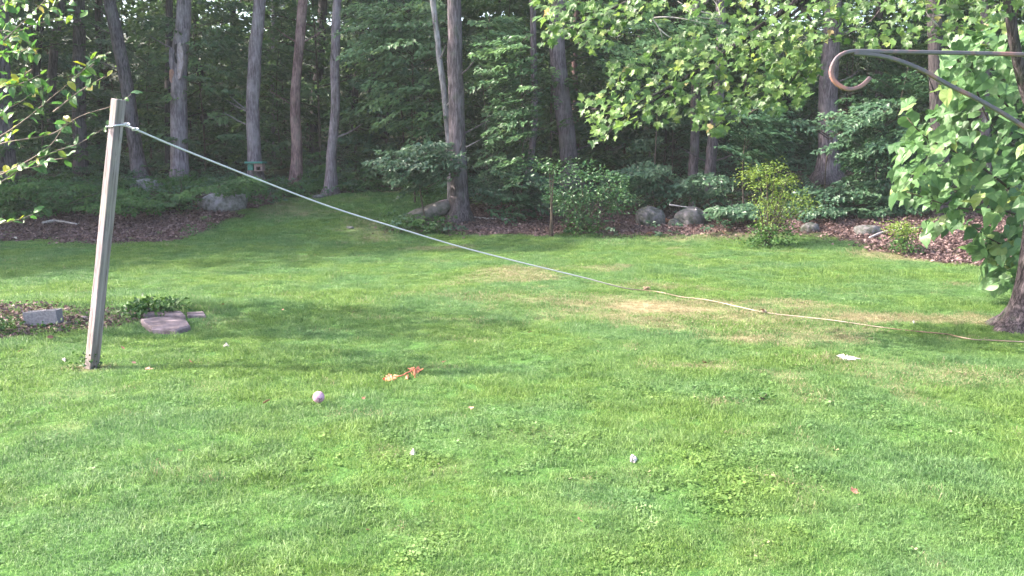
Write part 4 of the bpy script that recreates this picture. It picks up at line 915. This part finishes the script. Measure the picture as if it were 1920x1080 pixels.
# tree with very large heart-shaped leaves, behind the maple trunk
bd = 12.6; bb = ground(1945, 560); bb = np.array([at(1965, 540, bd)[0], bd, 0.]); bb[2] = float(terrain(bb[0], bd))
big = empty('large_leaved_tree', bb, 'bright young tree with very large heart-shaped leaves at the right edge', 'tree')
def blimb(pts, r1, r2): return limb([(x, y, d) for x, y, d in pts], r1, r2, 'dark_twig', big, bb, 'branch', 16, 6)
limb([(1966, 560, bd), (1968, 400, bd), (1950, 200, bd), (1940, 40, bd), (1935, -100, bd)], .06, .03, 'bark_mid', big, bb, 'trunk', 20, 10)
blimb([(1960, 420, bd), (1900, 360, bd-.2), (1820, 300, bd-.3), (1740, 260, bd-.4), (1700, 220, bd-.4)], .025, .006)
blimb([(1960, 460, bd), (1900, 400, bd-.3), (1800, 390, bd-.4), (1700, 360, bd-.5)], .022, .006)
blimb([(1955, 300, bd), (1890, 200, bd-.2), (1830, 140, bd-.3), (1780, 100, bd-.4)], .022, .006)
blimb([(1825, 150, bd-.35), (1850, 220, bd-.35), (1880, 260, bd-.3)], .014, .006)
blimb([(1960, 520, bd), (1900, 470, bd-.3), (1860, 450, bd-.4), (1820, 420, bd-.5)], .02, .006)
blimb([(1950, 150, bd), (1900, 110, bd-.2), (1850, 90, bd-.3)], .018, .006)
BP = [([(1690, 195), (1740, 190), (1745, 215), (1775, 200), (1760, 130), (1765, 85), (1800, 70), (1850, 52), (1950, 40), (1960, 430), (1900, 440), (1850, 400), (1790, 390), (1740, 400), (1712, 385), (1668, 372), (1672, 330), (1700, 310), (1680, 280), (1700, 240)], 600, .5),
      ([(1730, 445), (1745, 415), (1770, 405), (1800, 400), (1830, 420), (1850, 440), (1900, 440), (1930, 430), (1930, 520), (1905, 545), (1870, 545), (1840, 525), (1850, 490), (1820, 475), (1830, 450), (1790, 425), (1765, 440)], 120, .3)]
mats_ = []
for poly, n, dj in BP:
    for x, y in sample_poly(poly, n, 9):
        d = bd-.35+abs(R.normal(0, dj))*R.choice([-1, 1, 1]); p = at(x, y-8, d); s = R.uniform(.10, .25)
        nr = np.array([-.45, -.45, .7])+R.normal(0, .48, 3); dr_ = np.array([-.45, -.15, -.7])+R.normal(0, .3, 3)
        mats_.append(leaf_matrix(p, nr, dr_, s))
mats_.sort(key=lambda m: m[1, 3])
put_leaves(big, bb, mats_, LB, 295)

# tree out of frame on the left whose twigs reach into view
tb = np.array([-8.3, 10.4, float(terrain(-8.3, 10.4))-.05])
tw = empty('broadleaf_tree', tb, 'tree at the left edge whose thin leafy twigs reach the wooden post', 'tree')
V, F = tube(smooth_path([np.zeros(3), np.array([.1, 0, 1.6]), np.array([-.1, .1, 3.4]), np.array([.1, 0, 6.5])], 16), np.linspace(.16, .05, 16), 12, .08)
link('trunk', mesh_py('trunk', V, F, M['bark_mid'], True), tw)
limbs_w = [[(0, 0, 1.5), (.9, -.4, 1.9), (1.9, -.8, 2.0)], [(0, 0, 2.1), (1.0, -.6, 2.7), (2.0, -1.0, 3.1)], [(0, 0, 2.8), (1.2, -.6, 3.7), (2.1, -1.0, 4.2)]]
for L in limbs_w:
    V, F = tube(smooth_path([np.array(q, float) for q in L], 10), np.linspace(.05, .018, 10), 7); link('limb', mesh_py('limb', V, F, M['twig'], True), tw)
TW = [[(-60, 285), (0, 256), (50, 222), (100, 180), (140, 148), (165, 130), (190, 108), (207, 96)], [(-50, 290), (0, 270), (40, 262), (100, 250), (150, 218), (208, 200), (232, 188), (246, 176)],
      [(-60, 370), (0, 342), (50, 310), (100, 285), (150, 268), (208, 232)], [(-60, 100), (0, 75), (60, 48), (110, 35)], [(-60, 175), (0, 163), (35, 158), (78, 139)],
      [(-50, 345), (0, 328), (55, 300), (95, 272), (120, 235), (127, 228)], [(-20, 110), (0, 83), (50, 35), (85, 0), (100, -20)], [(135, 150), (160, 128), (180, 108), (188, 109)],
      [(-50, 430), (0, 420), (30, 413), (62, 402)], [(-50, 240), (0, 210), (40, 190), (75, 162)], [(-60, 40), (0, 12), (30, 2), (60, -20)], [(100, 210), (140, 178), (170, 158), (200, 142)], [(-40, 60), (20, 60), (70, 95), (55, 100)],
      [(-60, 130), (-10, 105), (30, 100), (55, 90)], [(60, 130), (30, 150), (0, 155)], [(-30, 330), (30, 318), (70, 312), (100, 300), (130, 296)]]
mats_ = []
for i, T in enumerate(TW):
    dd = 9.1 + (0.35 if i == 1 else R.uniform(-.5, .3)); P = smooth_path([at(x, y, dd) for x, y in T], 26)
    V, F = tube(P-tb, np.linspace(.0085, .003, 26), 5); link('twig', mesh_py('twig', V, F, M['twig'], True), tw)
    for k in range(2, 26):
        if R.random() < (.5 if i in (2, 8) else .28): continue
        t = P[min(k+1, 25)]-P[k-1]; t = t/np.linalg.norm(t); sgn = 1 if k % 2 else -1
        side = np.cross(t, np.array([0, 1, 0])); d = t*.4+side*sgn*.7+np.array([0, 0, -.35])+R.normal(0, .25, 3)
        mats_.append(leaf_matrix(P[k]+R.normal(0, .012, 3), np.array([-.3, -.5, .7])+R.normal(0, .55, 3), d, R.uniform(.065, .125)))
for poly, n in (([(-30, -20), (110, -20), (160, 20), (150, 35), (100, 30), (60, 50), (40, 90), (20, 130), (-30, 130)], 80), ([(-30, 200), (30, 200), (40, 250), (-30, 300)], 14), ([(0, 130), (100, 135), (105, 165), (40, 185), (0, 180)], 22)):
    for x, y in sample_poly(poly, n, 6):
        mats_.append(leaf_matrix(at(x, y, 9.1+R.normal(0, .3)), np.array([-.3, -.5, .7])+R.normal(0, .55, 3), R.normal(0, .6, 3)+np.array([.2, 0, -.5]), R.uniform(.065, .125)))
put_n = min(290, len(mats_)); extra = []
for k in range(1500):      # the crown that shades the lawn
    a = R.random()*6.283; rr = R.random()**.5; x = tb[0]+.2+math.cos(a)*rr*1.9; y = tb[1]+.9+math.sin(a)*rr*1.15; z = R.uniform(2.9, 5.9)
    if x/y > -.60 and (z-2.1)/y < .2: continue
    extra.append(leaf_matrix(np.array([x, y, z]), np.array([0, 0, 1])+R.normal(0, .5, 3), R.normal(0, 1, 3), R.uniform(.12, .2)))
put_leaves(tw, tb, mats_+extra, LT, put_n)

# ------------------------------------------------------------------ wooden post with rope
pb = ground(172, 690); pd = pb[1]; u = pd/F_PX
ptop = at(222, 190, pd); ax_ = (ptop-pb)/np.linalg.norm(ptop-pb); Lp = np.linalg.norm(ptop-pb)+.02
post = empty('wooden_post', pb, 'weathered square wooden post leaning right with white rope tied near its top', 'post')
hw = .049; rzp = math.radians(-34)
def square_section(z, w):
    c = np.array([[-w, -w], [w, -w], [w, w], [-w, w]]); c = c@np.array([[math.cos(rzp), math.sin(rzp)], [-math.sin(rzp), math.cos(rzp)]])
    return [(q[0], q[1], z) for q in c]
V = []; zz = np.linspace(-.25, Lp, 14)
for z in zz: V += square_section(z, hw*(1+.02*math.sin(z*5)))
F = [(i*4+j, i*4+(j+1) % 4, (i+1)*4+(j+1) % 4, (i+1)*4+j) for i in range(13) for j in range(4)]+[(3, 2, 1, 0), tuple(52+j for j in range(4))]
po = link('timber', mesh_py('timber', V, F, M['post']), post); bevel(po, .008, 2)
post.rotation_mode = 'QUATERNION'; post.rotation_quaternion = Vector(ax_.tolist()).to_track_quat('Z', 'Y')
def post_pt(lx, ly, z):
    q = Vector((lx, ly, z)); q.rotate(post.rotation_quaternion); return np.array(q)+pb
post.rotation_quaternion.normalize()
# rope: loop round the post, span down to the lawn, then lying in the grass
zl = Lp*.905; k = hw*1.02+.010
corn = [(-k, -k), (k, -k), (k, k), (-k, k)]; cr = [(x*math.cos(rzp)-y*math.sin(rzp), x*math.sin(rzp)+y*math.cos(rzp)) for x, y in corn]
rope_pts = [(238, 236, 8.85), (262, 246, 8.9), (330, 275, 9.3), (480, 335, 10.15), (620, 388, 10.95), (760, 432, 11.65), (860, 462, 12.2), (960, 488, 12.65), (1030, 505, 13.0), (1100, 522, 13.3), (1170, 540, 13.45)]
RP = [at(x, y, d) for x, y, d in rope_pts]
gp = [(1210, 548), (1240, 553), (1275, 559), (1300, 563), (1340, 570), (1430, 588), (1500, 598), (1560, 606), (1640, 615), (1700, 624), (1760, 631), (1778, 630), (1792, 635), (1825, 643), (1850, 641), (1920, 646), (2050, 652)]
RP += [ground(x, y)+np.array([0, 0, .030+.010*math.sin(i*2.1)]) for i, (x, y) in enumerate(gp)]
RP = smooth_path(RP, 150); rb = RP[0].copy()
rope = empty('rope', rb, 'long white rope running from the wooden post down across the lawn', 'rope')
V, F = tube(RP-rb, np.interp(np.linspace(0, 1, 150), [0, .5, .65, 1], [.0100, .0095, .0068, .0062]), 8); link('strand', mesh_py('strand', V+0, F, M['rope'], True), rope)
lp = []
for t in np.linspace(0, 4, 33):
    i = int(t) % 4; f_ = t-int(t); a = cr[i]; b = cr[(i+1) % 4]
    lp.append(post_pt(a[0]*(1-f_)+b[0]*f_, a[1]*(1-f_)+b[1]*f_, zl+.02*math.sin(t*1.57)))
V, F = tube(np.array(lp)-rb, .007, 7, cap=False); link('loop', mesh_py('loop', V, F, M['rope'], True), rope)
def knot(c, r, tr, name='knot'):
    t = np.linspace(0, 6.283*1.0, 40); P = np.stack([(2+np.cos(3*t))*np.cos(2*t), (2+np.cos(3*t))*np.sin(2*t)*.7, np.sin(3*t)], 1)*r/3+c
    V, F = tube(P-rb, tr, 6, cap=False); link(name, mesh_py(name, V, F, M['rope'], True), rope)
knot(RP[0]+np.array([.0, -.03, .01]), .040, .008); knot(RP[1]+np.array([0, 0, 0]), .030, .008)
q = [np.array([-.01, -.05, .0])+RP[0], RP[0]+np.array([-.05, -.03, .05]), RP[0]+np.array([-.02, -.04, .075])]
V, F = tube(smooth_path(q, 8)-rb, .005, 6); link('rope_end', mesh_py('rope_end', V, F, M['rope'], True), rope)
kp = ground(1212, 547); knot(kp+np.array([0, 0, .05]), .055, .012)
kq = ground(1432, 589); knot(kq+np.array([0, 0, .04]), .03, .008)

# ------------------------------------------------------------------ iron hanger beside the camera
hd = 1.6
hk_pts = [(2060, 105), (1920, 102), (1780, 99), (1660, 97), (1610, 96), (1588, 98), (1572, 106), (1562, 120), (1558, 136), (1562, 149), (1573, 160), (1588, 167), (1603, 166), (1618, 159), (1632, 145)]
br_pts = [(1600, 100), (1640, 103), (1680, 112), (1730, 132), (1780, 160), (1840, 190), (1920, 238), (2060, 335)]
hb = at(2060, 150, hd); hang = empty('plant_hanger', hb, 'rusty dark iron plant hanger with a curled tip reaching in from the right', 'plant hanger')
def flat_bar(pts, w, t, name, n):
    P = smooth_path([at(x, y, hd) for x, y in pts], n)-hb; T = np.gradient(P, axis=0); T /= np.linalg.norm(T, axis=1)[:, None]
    Y_ = np.array([0, 1., 0]); V = []
    for p, tt in zip(P, T):
        a = np.cross(tt, Y_); a /= np.linalg.norm(a)
        V += [p-a*w/2-Y_*t/2, p+a*w/2-Y_*t/2, p+a*w/2+Y_*t/2, p-a*w/2+Y_*t/2]
    F = [(i*4+j, i*4+(j+1) % 4, (i+1)*4+(j+1) % 4, (i+1)*4+j) for i in range(n-1) for j in range(4)]+[(3, 2, 1, 0), tuple((n-1)*4+j for j in range(4))]
    return bevel(link(name, mesh_py(name, V, F, M['iron']), hang), .0018, 2)
flat_bar(hk_pts, .0070, .0085, 'hooked_bar', 70); flat_bar(br_pts, .0072, .0085, 'curved_brace', 40)
mb = MB(); mb.box((.004, 0, -.05), (.008, .03, .34)); bevel(link('wall_plate', mb.mesh('wall_plate', M['iron']), hang), .002)
mb = MB(); gzp = float(terrain(hb[0]+.06, hd)); mb.box((0, 0, 1.6), (.089, .089, 3.3)); dp = link('porch_post', mb.mesh('porch_post', M['post']), loc=(hb[0]+.054, hd, gzp-.05)); bevel(dp, .006)
tag(dp, 'square timber porch post holding the iron plant hanger', 'post')

# ------------------------------------------------------------------ things on the lawn
g = ground(83, 611); u = g[1]/F_PX
cb = empty('concrete_block', g+np.array([0, 0, .0]), 'grey hollow concrete block half sunk in the weedy bed at left', 'concrete block')
mb = MB(); Lb, Db, Hb, t = .40, .19, .17, .03
mb.box((0, -Db/2+t/2, Hb/2-.02), (Lb, t, Hb)); mb.box((0, Db/2-t/2, Hb/2-.02), (Lb, t, Hb))
for x in (-Lb/2+t/2, 0, Lb/2-t/2): mb.box((x, 0, Hb/2-.022), (t*.99, Db-2*t+.002, Hb-.002))
body = link('shell', mb.mesh('shell', M['concrete']), cb); bevel(body, .004)
mb = MB(); mb.box((0, 0, .02), (Lb-.05, Db-.05, .06)); link('soil_fill', mb.mesh('soil_fill', M['scar_hole_dark']), cb)
cb.rotation_euler = (math.radians(-3), math.radians(-4), math.radians(5)); cb.location.z += .045
def slab(px_pts, th, label, seed):
    P = [ground(x, y) for x, y in px_pts]; c = np.mean(P, axis=0); n = len(P); V = []
    for k, (s_, z) in enumerate(((1.03, -.06), (1.0, th*.6), (.93, th))): V += [(c[0]+(p[0]-c[0])*s_, c[1]+(p[1]-c[1])*s_, c[2]+z+.012*math.sin(i*2.3+seed)) for i, p in enumerate(P)]
    F = [(k*n+i, k*n+(i+1) % n, (k+1)*n+(i+1) % n, (k+1)*n+i) for k in range(2) for i in range(n)]
    V.append((c[0], c[1], c[2]+th*1.05)); F += [(2*n+i, 2*n+(i+1) % n, 3*n) for i in range(n)]
    o = link('stone_slab', mesh_py('stone_slab', np.array(V)-c, F, M['slab']), loc=c); tag(o, label, 'stone slab', 'flat stones in the left bed')
slab([(262, 607), (285, 626), (330, 627), (357, 620), (352, 606), (335, 601), (290, 601)], .055, 'large flat purplish stone slab, front one in the left bed', 1)
slab([(270, 601), (300, 598), (348, 599), (340, 588), (300, 587), (268, 592)], .055, 'flat reddish slab just behind the largest slab', 2)
slab([(352, 597), (386, 596), (382, 588), (350, 586)], .03, 'small flat stone at the right end of the slabs', 3)
rock(152, 603, 22, 10, 61, M['slab'], 'small reddish stone left of the wooden post', 'stone')

g = ground(598, 760); u = g[1]/F_PX; br = 11.3*u
import bmesh
def sphere(name, r, mat, parent, seg=32):
    bm = bmesh.new(); bmesh.ops.create_uvsphere(bm, u_segments=seg, v_segments=seg//2, radius=r); me = bpy.data.meshes.new(name); bm.to_mesh(me); bm.free()
    me.materials.append(mat); me.polygons.foreach_set('use_smooth', np.ones(len(me.polygons), bool)); return link(name, me, parent)
ball = empty('ball', g+np.array([0, 0, br+.022]), 'small pale pink ball with dark gash marks lying in the grass', 'ball')
sphere('shell', br, M['ball'], ball)
def mark(pts, name='gash'):
    V = []
    for x, z in pts:
        y = -math.sqrt(max(1-x*x-z*z, .01)); V.append(np.array([x, y, z])*br*1.012)
    V2 = [v*.96 for v in V]; n = len(V)
    F = [tuple(range(n))[::-1]]+[(i, (i+1) % n, (i+1) % n+n, i+n) for i in range(n)]; link(name, mesh_py(name, V+V2, F, M['ball_mark']), ball)
mark([(-.34, .0), (-.05, .46), (.12, .22), (.08, -.02)]); mark([(.18, .08), (.38, 0), (.66, .08), (.66, -.18), (.40, -.22), (.20, -.08)]); mark([(.20, -.38), (.46, -.30), (.40, -.54)])
# orange torn netting: two crumpled patches joined by a strand
def crumple(name, parent, base, pts, mat, n=9, amp=.03, lift=.022):
    P = [ground(x, y) for x, y in pts]; c = np.mean(P, axis=0); P = [p+(c-p)*.12*R.random() for p in P]; P = [q for k_, p in enumerate(P) for q in (p, (p+P[(k_+1) % len(P)])/2+(c-p)*R.uniform(-.1, .35))]; m = len(P); V = [c+np.array([0, 0, lift+amp*.3])]; ring = 4
    for r_ in range(1, ring+1):
        for i, p in enumerate(P):
            q = c+(p-c)*r_/ring*(1+.12*R.normal()); V.append(np.array([q[0], q[1], float(terrain(q[0], q[1]))+lift*(1.2-.7*r_/ring)+R.normal(0, amp*.45)]))
    F = [(0, 1+i, 1+(i+1) % m) for i in range(m)]+[(1+k*m+i, 1+(k+1)*m+i, 1+(k+1)*m+(i+1) % m, 1+k*m+(i+1) % m) for k in range(ring-1) for i in range(m)]
    o = link(name, mesh_py(name, np.array(V)-base, F, M[mat]), parent); sm = o.modifiers.new('thickness', 'SOLIDIFY'); sm.thickness = .003; return o
g = ground(760, 706); og = empty('orange_netting', g, 'torn scrap of orange netting lying crumpled on the grass', 'netting')
crumple('scrap', og, g, [(763, 694), (775, 691), (785, 692), (795, 695), (790, 700), (780, 704), (778, 710), (774, 705), (768, 700)], 'orange', amp=.028, lift=.03)
crumple('scrap', og, g, [(717, 714), (722, 708), (730, 708), (738, 711), (745, 714), (740, 718), (728, 718)], 'orange', amp=.028, lift=.03)
crumple('scrap', og, g, [(760, 710), (766, 707), (768, 711), (764, 714)], 'orange', amp=.022, lift=.03)
P = [ground(x, y)+np.array([0, 0, .06]) for x, y in [(740, 715), (748, 717), (756, 715), (762, 711), (772, 707)]]
V, F = tube(smooth_path(P, 12)-g, .006, 6); link('cord', mesh_py('cord', V, F, M['orange'], True), og)
def scrap(pts, label, mat='white_scrap', name='paper_scrap', cat='scrap', lift=.02, amp=.022):
    c = np.mean([ground(x, y) for x, y in pts], axis=0); o = crumple(name, None, c, pts, mat, amp=amp, lift=lift); o.location = c; tag(o, label, cat)
scrap([(1568, 670), (1575, 668), (1585, 671), (1600, 672), (1614, 675), (1606, 678), (1585, 678), (1572, 676)], 'long pale scrap lying on the right part of the lawn')
scrap([(1180, 862), (1184, 857), (1191, 857), (1194, 862), (1190, 870), (1182, 869)], 'bright white scrap lying in the foreground grass')
scrap([(768, 852), (773, 849), (779, 851), (777, 857), (770, 857)], 'small pale scrap in the foreground left of centre', lift=.022)
scrap([(417, 649), (424, 647), (431, 649), (428, 652), (419, 652)], 'thin white chip in the shaded grass right of the slab', lift=.022)
scrap([(117, 677), (121, 674), (125, 677), (122, 681)], 'tiny white scrap left of the wooden post foot', lift=.022)
scrap([(1709, 606), (1713, 603), (1716, 607), (1713, 611)], 'tiny white scrap in the maple shade', lift=.022)

def dead(px, py, wpx, label):
    g = ground(px, py); s = wpx*g[1]/F_PX; nn = int(R.integers(4))
    q = np.array(maple_out if nn % 2 else oval_out); V = [(0, .4, .04)]+[(x, y-.1, .35*abs(x)+.25*(y-.5)**2+R.normal(0, .03)) for x, y in q]; n = len(q)
    o = link('dead_leaf', mesh_py('dead_leaf', V, [(0, 1+i, 1+(i+1) % n) for i in range(n)], M['fallen']), loc=g+np.array([0, 0, .05])); o.scale = (s, s, s)
    sm = o.modifiers.new('thickness', 'SOLIDIFY'); sm.thickness = .01
    o.rotation_euler = (R.normal(.35, .3), R.normal(0, .4), R.random()*6.28); tag(o, label, 'dead leaf', 'dead leaves on the lawn')
def fallen_material():
    m, nt = newmat('fallen_leaf'); oi = N(nt, 'ShaderNodeObjectInfo'); tc = N(nt, 'ShaderNodeTexCoord'); nz = noise(nt, tc.outputs['Object'], 3, 4)
    col = ramp(nt, oi.outputs['Random'], [(0, (0.16, 0.075, 0.05)), (0.5, (0.34, 0.16, 0.11)), (1, (0.50, 0.27, 0.20))]); col = mixc(nt, mathn(nt, 'MULTIPLY', nz, .4), col, (.10, .045, .03))
    out(nt, principled(nt, col, .75, .25).outputs[0]); return m
M['fallen'] = fallen_material()
for px, py, w, lab in [(495, 768, 18, 'brown curled leaf left of the pink ball'), (681, 759, 8, 'small orange leaf right of the pink ball'), (884, 775, 10, 'pinkish leaf right of the netting, further down'),
                       (275, 703, 15, 'tan curled leaf right of the post foot'), (357, 688, 10, 'brown leaf between post foot and netting'), (1088, 992, 14, 'dark red curled leaf in the foreground centre'),
                       (1598, 937, 16, 'tan folded leaf in the lower right grass'), (833, 687, 9, 'dark brown leaf right of the orange netting'), (1432, 590, 9, 'pink leaf beside the rope knot'),
                       (1321, 690, 9, 'tan leaf below the rope on the dry patch'), (233, 663, 9, 'orange brown leaf above the post foot at right'), (38, 668, 10, 'tan leaf near the left edge below the bed'),
                       (100, 640, 13, 'reddish leaf below the concrete block'), (107, 575, 12, 'tan leaf above the concrete block'), (1750, 947, 8, 'dark leaf in the lower right corner grass'),
                       (992, 632, 9, 'tan leaf in the middle lawn'), (735, 636, 7, 'brown leaf in the shaded band above the netting'), (1122, 668, 8, 'orange leaf in the middle of the lawn'),
                       (1385, 652, 8, 'dark leaf in the lawn right of centre'), (1576, 706, 6, 'tiny dark leaf under the long pale scrap'), (340, 858, 9, 'faded leaf in the left foreground'),
                       (420, 578, 8, 'dark leaf right of the weed clump'), (532, 588, 8, 'reddish leaf in the middle left lawn'), (1222, 441, 14, 'pale curled leaf at the mulch edge in front of the boulders'),
                       (1248, 420, 14, 'white upright leaf between the two boulders'), (1358, 443, 12, 'whitish leaf at the right mulch edge'), (690, 1010, 9, 'faded pinkish leaf at the bottom of the lawn'),
                       (812, 955, 10, 'brown leaf in the foreground left of centre'), (255, 690, 9, 'small tan leaf right beside the post foot')]:
    dead(px, py, w, lab)

# ------------------------------------------------------------------ air
def haze_box():
    m, nt = newmat('air'); v = N(nt, 'ShaderNodeVolumePrincipled'); v.inputs['Color'].default_value = (.86, .92, .95, 1); v.inputs['Density'].default_value = .0007
    v.inputs['Anisotropy'].default_value = .2
    o = N(nt, 'ShaderNodeOutputMaterial'); nt.links.new(v.outputs[0], o.inputs['Volume'])
    mb = MB(); mb.box((0, 180, 21), (660, 520, 50)); tag(link('haze', mb.mesh('haze', m)), kind='stuff')
haze_box()
